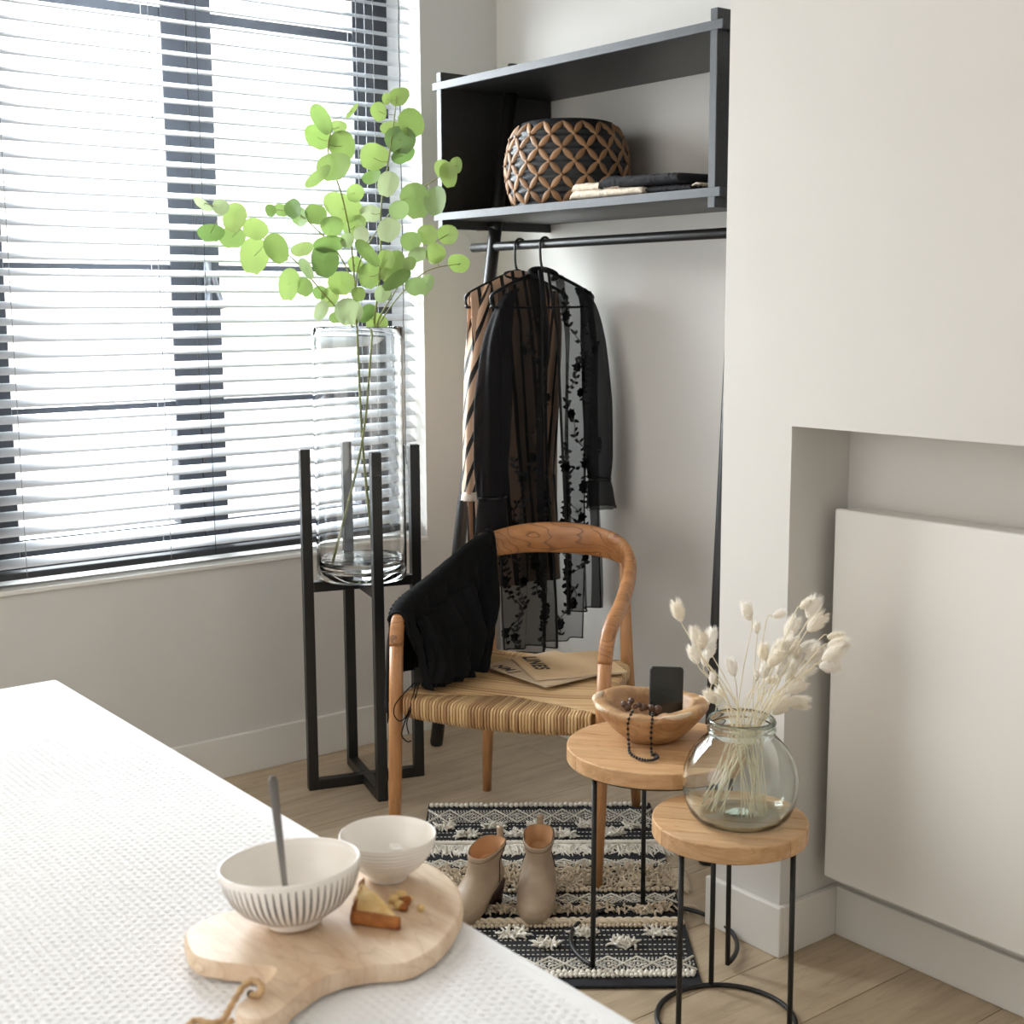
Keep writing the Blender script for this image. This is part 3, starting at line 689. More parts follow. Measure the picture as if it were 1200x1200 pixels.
for p, t, h_, w_ in zip(railL, tg, fh, ft):
    side = np.cross(t, (0, 0, 1)); 
    if np.linalg.norm(side) < .35:
        side = np.cross(t, cl(0, 1, 0)); side = side if side@np.array([1, 0, 0])*np.sign(p[0]+1e-9) < 0 else -side
        side = np.array([-1, 0, 0]) if p[0] > 0 else np.array([1., 0, 0])
        side = side - t*(side@t)
    side = side/np.linalg.norm(side)
    upv = np.cross(side, t); upv /= np.linalg.norm(upv)
    rr.append((p, side, upv, h_, w_))
# keep side vectors consistent
rings = []; ps_ = None
for p, side, upv, h_, w_ in rr:
    if ps_ is not None and side@ps_ < 0: side, upv = -side, -upv
    ps_ = side
    rings.append([p+side*w_*math.copysign(abs(math.cos(a))**.85, math.cos(a))+upv*h_*math.copysign(abs(math.sin(a))**.85, math.sin(a)) for a in [2*PI*j/20 for j in range(20)]])
mk('back_rail', loft(rings), TEAK, ch, True)
FEET = {'f': (.285, .30), 'b': (.24, -.299)}
for sg in (-1, 1):
    mk('leg', tube([cl(sg*.2905, .25, .592), cl(sg*.289, .262, .45), cl(sg*.287, .283, .2), cl(sg*.285, .30, .0)], [.0186, .019, .018, .0145], 18), TEAKLEG, ch, True)
    mk('leg', tube([cl(sg*.205, -.258, .775), cl(sg*.215, -.268, .45), cl(sg*.23, -.285, .2), cl(sg*.24, -.299, 0)], [.014, .019, .0175, .0135], 18), TEAKLEG, ch, True)
def edge(a, b_): return None
FW, FB, BW, BB = .272, .262, .208, -.275
def seatz(a, b_): return .462-.012*(1-(a/.28)**2)*(.6+.4*(b_ > -.1)) - .006*(1-abs(b_)/.3)
strands = []; SUV = []
def addst(path, r_=.0036):
    vf = tube(path, r_, 6); strands.append(vf); SUV.extend([(random.random(), 0)]*len(vf[0]))
def sidea(b_): return BW+(FW-BW)*(b_-BB)/(FB-BB)
NS = 60
for i in range(NS):          # front and back edges
    u = (i+.5)/NS*2-1
    a = u*FW*.965; lim = FB-.12*(1-abs(u))**.8 if abs(u) < 1 else FB
    zz = seatz(a, FB); bul = .010*(1-u*u)
    addst([cl(a*.96, lim, seatz(a, lim)-.001), cl(a, FB-.01, zz), cl(a, FB+.009+bul, zz-.001), cl(a, FB+.016+bul, zz-.007), cl(a+.002*nz(i*.9), FB+.016+bul, zz-.044), cl(a, FB+.009+bul, zz-.054), cl(a, FB-.03, zz-.056)], .0043)
    a = u*BW*.965; lim = BB+.12*(1-abs(u))**.8; zz = seatz(a, BB)
    addst([cl(a*.98, lim, seatz(a, lim)-.001), cl(a, BB+.02, zz), cl(a, BB-.008, zz-.002), cl(a, BB-.016, zz-.014), cl(a, BB-.014, zz-.045), cl(a, BB+.02, zz-.055)], .0031)
for i in range(60):
    v = (i+.5)/60; b_ = BB+(FB-BB)*v; sa_ = sidea(b_); dep = min(v, 1-v)*2; zz = seatz(sa_, b_)
    half_path = lambda sg, inn: [cl(sg*(inn+sa_)/2, b_, seatz((inn+sa_)/2, b_)), cl(sg*(sa_-.012), b_, zz), cl(sg*(sa_+.008), b_, zz-.003), cl(sg*(sa_+.014), b_, zz-.014), cl(sg*(sa_+.013), b_, zz-.044), cl(sg*(sa_-.02), b_, zz-.055)]
    if FB-b_ >= .12 and b_-BB >= .12:          # cords that run right across the middle
        addst(half_path(-1, 0)[::-1]+[cl(0, b_, seatz(0, b_))]+half_path(1, 0), .0041); continue
    for sg in (-1, 1):
        inn = max([0.]+[sa_*.97*(1-(dd/.12)**1.25) for dd in (FB-b_, b_-BB) if dd < .12])
        addst([cl(sg*max(inn, .002), b_, seatz(inn, b_)-.0005), cl(sg*(inn+sa_)/2, b_, seatz((inn+sa_)/2, b_)), cl(sg*(sa_-.012), b_, zz), cl(sg*(sa_+.008), b_, zz-.003), cl(sg*(sa_+.014), b_, zz-.014), cl(sg*(sa_+.013), b_, zz-.044), cl(sg*(sa_-.02), b_, zz-.055)], .0038)
RUSH = bpy.data.materials.new('rush_cord'); RUSH.use_nodes = True; N, L = nodes(RUSH); b0 = N['Principled BSDF']; b0.inputs['Roughness'].default_value = .6
un = N.new('ShaderNodeUVMap'); cr0 = N.new('ShaderNodeValToRGB'); L.new(un.outputs[0], cr0.inputs[0]); L.new(cr0.outputs[0], b0.inputs['Base Color'])
ee = cr0.color_ramp.elements; ee[0].color = srgb(164, 124, 84); ee[1].color = srgb(240, 218, 176)
for pos, c_ in ((.2, srgb(206, 170, 122)), (.45, srgb(226, 194, 146)), (.7, srgb(190, 152, 104)), (.85, srgb(232, 204, 158))):
    q = ee.new(pos); q.color = c_
seat = mk('rush_cords', join(strands), RUSH, None, True, uv=SUV)
sb = mk('seat', grid(lambda u, v: cl((u*2-1)*sidea(BB+(FB-BB)*v)*.98, BB+(FB-BB)*v, seatz((u*2-1)*sidea(BB+(FB-BB)*v), BB+(FB-BB)*v)-.004), 20, 20), pmat('seat_core', srgb(150, 112, 70), .8), ch, True); solid(sb, .045, -1 if False else 0)
sb.modifiers[0].offset = 0; sb.location = (0, 0, -.024)
seat.parent = sb; seat.location = (0, 0, .024); seat['kind'] = 'stuff'
for sg in (-1, 1):
    mk('seat_rail', cyl(cl(sg*.285, .25, .44), cl(sg*.216, -.265, .44), .009, 10), TEAKLEG, ch, True)

# ------------------------------------------------------------------ magazines on the seat
PAPER = pmat('kraft_paper_cover', srgb(204, 172, 132), .6, var=.05, vscale=30)
PAPER2 = pmat('kraft_paper_cover_pale', srgb(198, 172, 140), .6, var=.05, vscale=30)
PAGES = pmat('paper_pages', srgb(226, 214, 196), .7)
INK = pmat('black_ink', srgb(28, 28, 34), .6)
LINE = pmat('brown_ruled_ink', srgb(150, 116, 78), .6)
def textmesh(txt, size, shear=.25):
    cu = bpy.data.curves.new('txt', 'FONT'); cu.body = txt; cu.size = size; cu.offset = size*.045; cu.shear = shear; cu.space_character = 1.12
    ob = bpy.data.objects.new('txt', cu); COL.objects.link(ob)
    dg = bpy.context.evaluated_depsgraph_get(); me = bpy.data.meshes.new_from_object(ob.evaluated_get(dg))
    v = [tuple(p.co) for p in me.vertices]; f = [tuple(p.vertices) for p in me.polygons]
    bpy.data.objects.remove(ob); bpy.data.curves.remove(cu); bpy.data.meshes.remove(me)
    return v, f
def magazine(L, B, ln, label, mat, z0, titles, lines):
    # L, B: two corners of the short spine edge (pixels); ln: length away from it
    l, b_ = onz(*L, z0), onz(*B, z0); yv = (b_-l); wd = np.linalg.norm(yv); yv /= wd; xv = np.cross((0, 0, 1), yv)
    if xv@(onz(690, 755, z0)-l) < 0: xv = -xv
    rz = math.atan2(xv[1], xv[0]); flip = np.sign(np.cross(xv, yv)[2])
    o = thing('magazine', label, 'magazine', (l[0], l[1], z0), rz)
    def P(x_, y_, h): return (x_, flip*y_, h)
    bev(mk('pages', join([box(0.001, ln-.001, min(0, flip*wd)+.001, max(0, flip*wd)-.001, .0006, .0042)]), PAGES, o), .0008)
    mk('cover', join([box(0, ln, min(0, flip*wd), max(0, flip*wd), .0042, .0050), box(0, ln, min(0, flip*wd), max(0, flip*wd), 0, .0006)]), mat, o)
    for (txt, size, px, py, ang, shear) in titles:
        v, f = textmesh(txt, size, shear); ca, sa = math.cos(ang), math.sin(ang)
        v = [(px+p[0]*ca-p[1]*sa, py+p[0]*sa+p[1]*ca, .00515) for p in v]
        mk('title', (v, f), INK, o)
    if lines:
        mk('ruled_lines', join([box(.012, ln-.02, flip*wd*(.06+.88*i/26)-.0005, flip*wd*(.06+.88*i/26)+.0005, .0050, .00508) for i in range(27)] if False else [box(.02+i*(ln-.05)/30, .0208+i*(ln-.05)/30, min(flip*wd*.04, flip*wd*.96), max(flip*wd*.04, flip*wd*.96), .0050, .00508) for i in range(31)]), LINE, o)
    return o, wd, flip
ZM = .4615
magazine((566, 781), (640, 806), .27, 'kraft brown magazine lying underneath the other one on the rush seat', PAPER2, ZM, [('NM J', .042, .012, -.03, -PI/2, .2), ('A  F', .03, .08, -.19, -PI/2, .2)], False)
magazine((599, 772), (628, 798), .27, 'kraft brown magazine titled LINES on top of the pair on the seat', PAPER, ZM+.0065, [('LINES', .054, .032, -.008, -PI/2, .2)], True)

# ------------------------------------------------------------------ black garment over the chair arm
CLOTH = pmat('black_crinkled_cotton', srgb(13, 13, 15), .95, var=.35, vscale=14, bump=.8, bscale=70, spec=.2)
gr = thing('black_garment', 'black crinkled top with tie cords thrown over the chair arm', 'garment', CC+np.array([0, 0, .4]), CA)
lh = half_[[i for i in range(12, 41)]]; lh = np.array([(-p[0], p[1], p[2]) for p in lh]); lrh = rhh[12:41]; lrt = rtt[12:41]
def cloth(u, v):
    # u along the rail (0 = crest side, 1 = arm bend), v across: 0 outer hem .. 1 inner hem
    i = u*(len(lh)-1); i0 = min(int(i), len(lh)-2); t = i-i0
    c = lh[i0]*(1-t)+lh[i0+1]*t; rad = lrt[i0]+.007; hh = lrh[i0]+.007
    d2 = lh[i0+1]-lh[i0]; d2 = d2[:2]/np.linalg.norm(d2[:2]); inn = np.array([-d2[1], d2[0]])
    if inn[0] < 0: inn = -inn                       # towards chair centre
    fold = (.008*math.sin(u*30+4*nz(u*3, v*2.5))+.005*math.sin(u*71+v*9))*min(1, abs(v-.45)*5)
    if .38 < v < .52:
        a = PI*(1-(v-.38)/.14); return cl(c[0]+inn[0]*rad*math.cos(a), c[1]+inn[1]*rad*math.cos(a), c[2]+hh*math.sin(a)+.003*nz(u*20, v*20)-.4)
    if v <= .38:
        q = (.38-v)/.38; ln = .26+.04*math.sin(u*7); off = -(rad+.012*q+fold)
        return cl(c[0]+inn[0]*off, c[1]+inn[1]*off, c[2]-ln*q-.4)
    q = (v-.52)/.48; zb = .474+.006*nz(u*5); zt = c[2]; off = rad+.030*math.sin(q*PI*.75)+.045*q*q*(.4+.6*math.sin(u*PI))+fold*1.3+.018*nz(u*5, q*4, 2)*q+.006*nz(u*14, q*12, 7)
    return cl(c[0]+inn[0]*off+.04*q*(1-u), c[1]+inn[1]*off-.02*q*u+.25*q*q**.3*(1-u)**.8, zt+(zb-zt)*q**.9+.006*nz(u*9, q*9, 4)*(1-q)-.4)
g_ = mk('draped_fabric', grid(cloth, 70, 80), CLOTH, gr, True); solid(g_, .004, 0); subd(g_, 1)
# gathered hem roll and inner second layer
def cloth2(u, v):
    p = cloth(.25+.6*u, .52+.48*(.12+.8*v)); c0_ = cloth(.25+.6*u, .56); sgn = 1
    return np.array([p[0]+.016*math.sin(v*PI)+.01, p[1]-.008*math.sin(u*PI), p[2]-.004])
g2 = mk('folded_layer', grid(cloth2, 40, 40), CLOTH, gr, True); solid(g2, .003, 0)
rp = [cloth(.02+.012*math.sin(k*1.1), .40+.12*k/30) for k in range(31)]
mk('gathered_trim', tube([np.array(p)+(0, 0, .004+.003*math.sin(k*2.2)) for k, p in enumerate([cloth(.03, .30+.3*k/40) for k in range(41)])], [.006+.003*math.sin(k*2.4) for k in range(41)], 8), CLOTH, gr, True)
mk('gathered_trim', tube([np.array(cloth(k/60*.96+.02, .395))+(0, 0, .002) for k in range(61)], [.0045+.002*math.sin(k*2.1) for k in range(61)], 7), CLOTH, gr, True)
mk('rolled_edge', tube([np.array(cloth(.99, .30+.40*k/40)) for k in range(41)], .006, 8), CLOTH, gr, True)
# hanging tie cords near the front leg
def gl(p): d = np.asarray(p)-CC-np.array([0, 0, .4]); c_, s_ = math.cos(-CA), math.sin(-CA); return np.array([d[0]*c_-d[1]*s_, d[0]*s_+d[1]*c_, d[2]])
kz = ((onz(470, 860, .40)-CAM)@CD)
kc = (CC + np.array([math.cos(CA)*-.29-(-math.sin(CA))*.27, math.sin(CA)*-.29-math.cos(CA)*.27, .42])-CAM)@CD-.03
mk('tie_cord', tube(spline([gl(atk(x_, y_, kc)) for x_, y_ in ((486, 800), (474, 812), (463, 826), (462, 838), (469, 845), (478, 836), (484, 815))], 40), .0017, 6), CLOTH, gr, True)
mk('tie_cord', tube(spline([gl(atk(x_, y_, kc)) for x_, y_ in ((488, 800), (480, 830), (473, 850), (471, 862), (477, 869), (482, 868))], 40), .0017, 6), CLOTH, gr, True)
mk('tie_cord', tube(spline([gl(atk(x_, y_, kc)) for x_, y_ in ((491, 800), (486, 820), (477, 845), (479, 860))], 30), .0017, 6), CLOTH, gr, True)

# ------------------------------------------------------------------ side tables
def side_table(c, rtop, zt, th, rring, angs, label, zf=0.):
    zt = zt-zf
    o = thing('side_table', label, 'side table', (c[0], c[1], zf), group='pair of nesting side tables')
    # round top made of five glued boards
    nb = 5; bw = 2*rtop/nb; rot = math.radians(38)
    tp = mk('top_core', lathe([(.001, zt-th+.001), (rtop-.012, zt-th+.001), (rtop-.012, zt-.004), (.001, zt-.004)], 48), TOPW, o)
    for i in range(nb):
        y0, y1 = -rtop+i*bw+.0002, -rtop+(i+1)*bw-.0002; poly = []
        for yy in np.linspace(y0, y1, 9): poly.append((math.sqrt(max(0, rtop**2-yy**2)), yy))
        for yy in np.linspace(y1, y0, 9): poly.append((-math.sqrt(max(0, rtop**2-yy**2)), yy))
        if i == 0: poly = [(.0+p[0], p[1]) for p in poly]
        b_ = bev(mk('board', prism(poly, zt-th, zt), TOPW, tp), .003, 2, 60); b_.rotation_euler = (0, 0, rot)
    a0, a1 = angs[0], angs[2]
    arc = [(rring*math.cos(math.radians(a)), rring*math.sin(math.radians(a)), .0055) for a in np.linspace(a0, a1, 60)]
    mk('foot_ring', tube(arc, .0055, 10), BLACKM, o, True)
    for a in angs:
        ca, sa = math.cos(math.radians(a)), math.sin(math.radians(a))
        mk('leg', tube([(rring*ca, rring*sa, .003), (rring*.985*ca, rring*.985*sa, zt-th)], .0058, 10), BLACKM, o, True)
    arc = [(rring*.985*math.cos(a), rring*.985*math.sin(a), zt-th-.003) for a in np.linspace(0, 2*PI, 61)[:-1]]
    mk('top_ring', tube(arc, .0035, 8, closed=True), BLACKM, o, True)
    return o
T1, T2 = np.array([1.709, -.861]), np.array([2.05, -.978])
Z1, Z2 = .495, .45
side_table(T1, .205, Z1, .036, .195, (15.5, 143.9, 271.5), 'larger teak-topped side table carrying the wooden bowl, black wire legs', .0095)
side_table(T2, .16, Z2, .036, .145, (15.5, 146, 271.5), 'smaller lower teak-topped side table carrying the green glass vase')

# ------------------------------------------------------------------ wooden bowl, phone, necklace
BW_ = np.array([1.668, -.834, Z1+.0005]); bo = thing('wooden_bowl', 'rough-edged teak root bowl holding a phone and beads', 'bowl', BW_)
n = 96; rings = []
def brim(a): return 1+.035*math.sin(2*a+.6)+.03*math.sin(3*a+2)+.02*nz(math.cos(a)*2.5, math.sin(a)*2.5)
def notch(a): return .010*math.exp(-((a-3.75)/.16)**2)+.006*math.exp(-((a-5.6)/.1)**2)
for r_, z_, e in ((.001, .0, 0), (.05, .0, .1), (.062, .003, .2), (.085, .022, .4), (.107, .046, .7), (.124, .069, .9), (.131, .080, 1), (.131, .087, 1), (.126, .0905, 1), (.113, .091, 1), (.1, .088, .9), (.094, .078, .7), (.087, .058, .5), (.07, .034, .3), (.04, .022, .1), (.001, .020, 0)):
    rings.append([(r_*(1+(brim(a)-1)*e)*math.cos(a), r_*(1+(brim(a)-1)*e)*math.sin(a), z_+e*(.006*math.sin(a*2+1)+.004*nz(math.cos(a)*4, math.sin(a)*4, 5))-(notch(a) if z_ > .07 and r_ > .095 else 0)+.0012*nz(a*9, z_*60)) for a in [2*PI*j/n for j in range(n)]])
mk('bowl_body', loft(rings, (False, False)), BOWLW, bo, True)
for (ac, da, w_) in ((3.72, .30, .017), (4.35, .24, .010), (1.0, .5, .012), (6.0, .35, .009)):
    pts = [];rad = []
    for k in range(15):
        a = ac-da+2*da*k/14; r_ = .127*(1+(brim(a)-1)); e = math.sin(PI*k/14)
        pts.append((r_*math.cos(a), r_*math.sin(a), .0855+.006*math.sin(a*2+1)+.004*nz(math.cos(a)*4, math.sin(a)*4, 5)-notch(a)*.6)); rad.append(.002+w_*.5*e*(1+.35*nz(k*.8, ac)))
    mk('sapwood_edge', tube(pts, rad, 8), BARK, bo, True)
cr_ = [(5.25, .076), (5.38, .070), (5.5, .072), (5.62, .063), (5.7, .05), (5.74, .045)]
def bsurf(a, z_): r_ = np.interp(z_, [.003, .022, .046, .069, .08], [.062, .085, .107, .124, .131]); return (r_*(1+(brim(a)-1)*.8)+.0003)*np.array([math.cos(a), math.sin(a), 0])+np.array([0, 0, z_])
mk('wood_crack', tube([bsurf(a-.35, z_) for a, z_ in cr_], [.0008, .0014, .001, .0015, .0012, .0006], 6), pmat('dark_crack', srgb(40, 24, 14), .9), bo, True)
phk = (BW_-CAM)@CD
ph = thing('smartphone', 'black smartphone standing upright inside the wooden bowl', 'phone', BW_+np.array([-.012, .004, .033]))
fx = np.array([CR[0], CR[1], 0]); fx /= np.linalg.norm(fx); fx = np.array([fx[0]*math.cos(.14)-fx[1]*math.sin(.14), fx[0]*math.sin(.14)+fx[1]*math.cos(.14), 0])
bw = np.cross((0, 0, 1), fx); upv = np.array([0, 0, 1.])*math.cos(.22)+bw*math.sin(.22); upv = upv+fx*.07; upv /= np.linalg.norm(upv); nrm = np.cross(fx, upv)
fx = np.cross(upv, nrm); R3 = Matrix((Vector(fx), Vector(nrm)*-1, Vector(upv))).transposed()
ph.rotation_euler = R3.to_euler(); ph.location = Vector(BW_+np.array([.026, .018, .026]))
def rrect(w_, h_, r_, n_=6):
    out = []
    for cx, cy, a0 in ((w_/2-r_, h_-r_, 0), (-w_/2+r_, h_-r_, PI/2), (-w_/2+r_, r_, PI), (w_/2-r_, r_, 3*PI/2)):
        for k in range(n_): a = a0+PI/2*k/(n_-1); out.append((cx+r_*math.cos(a), cy+r_*math.sin(a)))
    return out
def slab(w_, h_, r_, y0, y1, off=0.):
    v, f = prism(rrect(w_, h_, r_), y0, y1); return [(p[0], p[2], p[1]+off) for p in v], f
bev(mk('case', slab(.080, .142, .009, -.004, .004), pmat('phone_frame', srgb(70, 72, 76), .35, .6), ph), .0015)
mk('screen', slab(.0755, .1375, .007, -.0046, -.0041, .00225), pmat('phone_screen', srgb(14, 14, 16), .12, spec=.6), ph)
nk = thing('bead_necklace', 'dark bead necklace draped over the rim of the wooden bowl', 'necklace', BW_)
BEADS = pmat('black_bead', srgb(24, 20, 20), .3); BEADB = pmat('brown_wooden_bead', srgb(88, 62, 48), .4, var=.3, vscale=60)
rimk = lambda a, off=0: np.array([(.128+off)*brim(a)*math.cos(a), (.128+off)*brim(a)*math.sin(a), .09])
def on_bowl(px, py):                      # pixel to a point just outside the bowl surface
    best = None
    for k in np.linspace(2.8, 3.4, 240):
        p = atk(px, py, k)-BW_; r_ = math.hypot(p[0], p[1]); z_ = p[2]
        if z_ < .004: break
        if 0 < z_ < .098:
            a = math.atan2(p[1], p[0]); rs = np.interp(z_, [0, .003, .022, .046, .069, .08, .087], [.05, .062, .085, .107, .124, .131, .131])*(1+(brim(a)-1)*.8)
            if r_ < rs+.006: return p
    return onz(px, py, Z1+.005)-BW_
npx = spline([(741, 834), (736, 845), (736, 860), (737, 874), (738, 882), (744, 887), (752, 890), (760, 891), (767, 890), (771, 887), (768, 884), (764, 884), (763, 874), (763, 858), (764, 845), (765, 836)], 38)
sm = None
for q in npx:
    p = on_bowl(q[0], q[1])
    if sm is None: sm = mk('small_bead', ell((0, 0, 0), .0037, .0037, .0037, 10, 7), BEADS, nk, True); o = sm
    else: o = dupe(sm, 'small_bead', nk)
    o.location = p
mk('cord', tube([on_bowl(q[0], q[1]) for q in npx], .0009, 5), BEADS, nk, True)
lg = None
for (px, py, r_) in ((731, 825, .0075), (735.5, 829, .009), (740, 821, .0075), (745, 828, .006), (749, 826, .006), (755, 829, .0085), (763, 829.5, .0085), (771, 831, .0095), (738, 825, .006), (752, 831, .006)):
    p = atk(px, py, phk-.075)-BW_
    if lg is None: lg = mk('large_bead', ell((0, 0, 0), 1, 1, 1, 14, 9), BEADB, nk, True); o = lg
    else: o = dupe(lg, 'large_bead', nk)
    o.location = p; o.scale = (r_, r_, r_)

# ------------------------------------------------------------------ green glass vase and dried grasses
VC = np.array([2.062, -.962, Z2+.0005])
gv = thing('round_glass_vase', 'bulbous pale green recycled glass vase on the smaller side table', 'vase', VC)
outp = [(.001, .006), (.03, .004), (.055, .001), (.082, .0), (.094, .004), (.104, .016), (.113, .038), (.118, .062), (.1185, .085), (.115, .108), (.106, .132), (.092, .153), (.077, .169), (.068, .178), (.066, .183), (.0695, .187), (.0705, .191), (.0685, .195), (.0665, .198), (.069, .202), (.070, .206), (.068, .211), (.0655, .213)]
inp = [(.063, .211), (.062, .2), (.0615, .186), (.064, .177), (.0735, .166), (.0885, .150), (.102, .130), (.111, .107), (.1145, .085), (.114, .063), (.109, .040), (.1, .020), (.09, .0095), (.075, .0065), (.05, .007), (.03, .014), (.015, .018), (.001, .019)]
mk('glass_body', lathe([(r_*1.0, z_) for r_, z_ in outp+inp], 72), GREENG, gv, True)
TAILM = translucent('cream_bunny_tail', [srgb(253, 249, 242), srgb(250, 243, 230), srgb(254, 251, 246)], .9, .35)
STRAWM = pmat('straw_stem', srgb(240, 228, 198), .7, var=.15, vscale=30)
def tailmesh(seed):
    rn = random.Random(seed); parts = [ell((0, 0, .5), .25, .25, .5, 12, 9)]
    hv = []; hf = []
    for k in range(420):
        t = rn.uniform(.04, .99); a = rn.uniform(0, 2*PI); r_ = .25*math.sin(math.acos(max(-1, min(1, 1-2*t))))
        p = np.array([r_*math.cos(a), r_*math.sin(a), t]); d = np.array([math.cos(a)*.55, math.sin(a)*.55, .75+.5*t]); d /= np.linalg.norm(d)
        tip = p+d*rn.uniform(.18, .40); sd = np.cross(d, (math.sin(a), -math.cos(a), .2)); sd /= np.linalg.norm(sd)+1e-9
        i0 = len(hv); hv += [tuple(p+sd*.013), tuple(p-sd*.013), tuple(tip)]; hf.append((i0, i0+1, i0+2))
    return join(parts+[(hv, hf)])
TAILS = [(795,717,-.35,-1,22),(816,747,-.25,-1,20),(823,752,0,-1,19),(834,747,.1,-1,19),(832,762,.1,-1,18),(814,768,-.4,-1,20),(826,773,0,-1,15),(835,795,.1,-1,13),(833,817,-.6,-.8,17),(842,817,.15,-1,19),(858,783,-.25,-1,18),(876,717,-.3,-1,19),(887,736,.0,-1,12),(912,720,.85,-.4,14),(944,708,.7,-.6,15),(952,713,.45,-1,24),(956,730,.7,-.75,24),(927,736,.5,-.9,24),(979,746,1,-.1,18),(981,755,1,-.15,22),(975,767,.8,-.55,24),(960,771,.85,-.5,24),(953,766,.8,-.7,22),(972,781,1,.05,22),(895,766,-.05,-1,20),(912,760,.6,-.8,22),(924,758,.45,-.9,24),(908,772,.6,-.8,22),(934,764,-.1,1,17),(946,758,1,-.25,20),(916,782,.25,-1,22),(927,785,.4,-1,24),(942,787,.85,-.5,22),(896,786,.15,-1,18),(887,792,.0,-1,10),(903,797,1,-.1,13),(932,805,.9,-.45,22),(915,827,.65,-.7,26),(934,823,1,.05,24)]
vk = (VC-CAM)@CD; tm = [None, None, None]; rt_ = random.Random(11)
for i, (tx, ty, dx, dy, ln) in enumerate(TAILS):
    side = 1 if tx > 872 else -1
    dk = rt_.uniform(-.035, .035); nx = 872+ (tx-872)*.22+rt_.uniform(-10, 10); nx = min(max(nx, 848), 897)
    neck = atk(nx, 842, vk+dk*.7)
    if rt_.random() < .45: bx, by = rt_.uniform(818, 850), rt_.uniform(930, 956)
    else: bx, by = rt_.uniform(868, 902), rt_.uniform(952, 962)
    bott = onz(bx, by, VC[2]+.03); 
    dv = bott[:2]-VC[:2]; rad = np.linalg.norm(dv); 
    if rad > .08: bott[:2] = VC[:2]+dv/rad*.08
    head = atk(tx, ty, vk+dk*2.0-.015); L0 = math.hypot(dx, dy); dirw = (CR*dx-CU*dy)/L0; dirw = dirw-CD*rt_.uniform(-.15, .25); dirw /= np.linalg.norm(dirw)
    hl = ln*vk/FPX*1.1; hb = head-dirw*hl*.5
    nk2 = neck+np.array([0, 0, .02])
    root = thing('bunny_tail_stem', ('dried cream bunny tail leaning from the green glass vase towards the wooden bowl' if tx < 850 else 'dried cream bunny tail standing nearly upright in the green glass vase' if tx < 905 else 'dried cream bunny tail leaning from the green glass vase towards the white cabinet'), 'bunny tail', bott, group='dried bunny tails in the green vase')
    mk('stem', tube(spline([bott, (bott+neck)/2+np.array([0, 0, .004]), neck, nk2+(hb-nk2)*.4, hb-dirw*.012, hb+dirw*hl*.1], 26), .00105, 5), STRAWM, root, True, world=bott)
    v = i % 3
    if tm[v] is None: tm[v] = mk('seed_head', tailmesh(v), TAILM, root, True); o = tm[v]
    else: o = dupe(tm[v], 'seed_head', root)
    o.location = hb-bott; o.rotation_euler = Vector(dirw).to_track_quat('Z', 'Y').to_euler(); o.scale = (hl*.95, hl*.95, hl)

# ------------------------------------------------------------------ rug
RA = math.radians(52.2); RL, RW = 1.12, .67
rg = thing('woven_rug', 'black and cream woven rug with fringes and tufts under the boots', 'rug', (.628, -.759, 0), RA)
# local x = across (0..RW), local y = -length direction
DARK = pmat('black_wool_weave', srgb(30, 31, 36), .95, var=.3, vscale=60, stretch=(1, 6, 1), bump=.8, bscale=260)
YARN = pmat('cream_wool_yarn', srgb(244, 238, 226), .95, var=.12, vscale=60, bump=.5, bscale=200)
YARN2 = pmat('beige_wool_yarn', srgb(222, 205, 180), .95, var=.15, vscale=60, bump=.5, bscale=200)
RT_ = .008
bev(mk('base_weave', box(0, RW, -RL, 0, .0005, RT_), DARK, rg), .003)
rn = random.Random(5)
def part_stuff(name, parts, mat):
    o = mk(name, join(parts), mat, rg, True); o['kind'] = 'stuff'; return o
def balls(v, r_=.0085):
    out = []; x_ = .012
    while x_ < RW-.01: out.append(ell((x_, -v+rn.uniform(-.003, .003), RT_+r_*.6), r_*.95, r_*1.05, r_*.85, 8, 5)); x_ += r_*1.75
    return out
def dashes(v, ln=.0062, gp=.0052, w_=.0018):
    out = []; x_ = .006+rn.uniform(0, .01)
    while x_ < RW-.012: out.append(box(x_, x_+ln, -v-w_/2, -v+w_/2, RT_-.001, RT_+.0016)); x_ += ln+gp
    return out
def diamonds(v0, v1, nd):
    out = []; p = RW/nd; mid = (v0+v1)/2
    for k in (0, 1):
        pts = []
        for i in range(2*nd+1): pts.append((min(max(i*p/2, .004), RW-.004), -(v0 if (i+k) % 2 == 0 else v1), RT_+.001))
        out.append(tube(pts, .0032, 5))
    for i in range(nd):
        for off in (.25, .75):
            cx = (i+off)*p+p*.25; 
            if cx > RW-.02: continue
            hw, hh = p*.16, (v1-v0)*.2
            out.append(tube([(cx-hw, -mid, RT_+.001), (cx, -mid+hh, RT_+.001), (cx+hw, -mid, RT_+.001), (cx, -mid-hh, RT_+.001)], .0024, 5, closed=True)); out.append(ell((cx, -mid, RT_+.001), .004, .004, .002, 6, 4))
    vv_ = v0+.004
    while vv_ < v1-.002:
        x_ = .004+rn.uniform(0, .006)
        while x_ < RW-.008: out.append(box(x_, x_+.0042, -vv_-.0011, -vv_+.0011, RT_-.001, RT_+.0008)); x_ += .0085
        vv_ += .0062
    return out
def yarn(p, d, ln, r_=.0021, droop=.6, curl=.3):
    d = np.array(d, float); d /= np.linalg.norm(d); pts = [np.array(p, float)]
    for k in range(4):
        d = d+np.array([rn.uniform(-curl, curl), rn.uniform(-curl, curl), -droop*.35]); d /= np.linalg.norm(d)
        q = pts[-1]+d*ln/4; q[2] = max(q[2], RT_+.001 if 0 <= q[0] <= RW else .002); pts.append(q)
    return tube(pts, [r_, r_*1.1, r_, r_, r_*.7], 4)
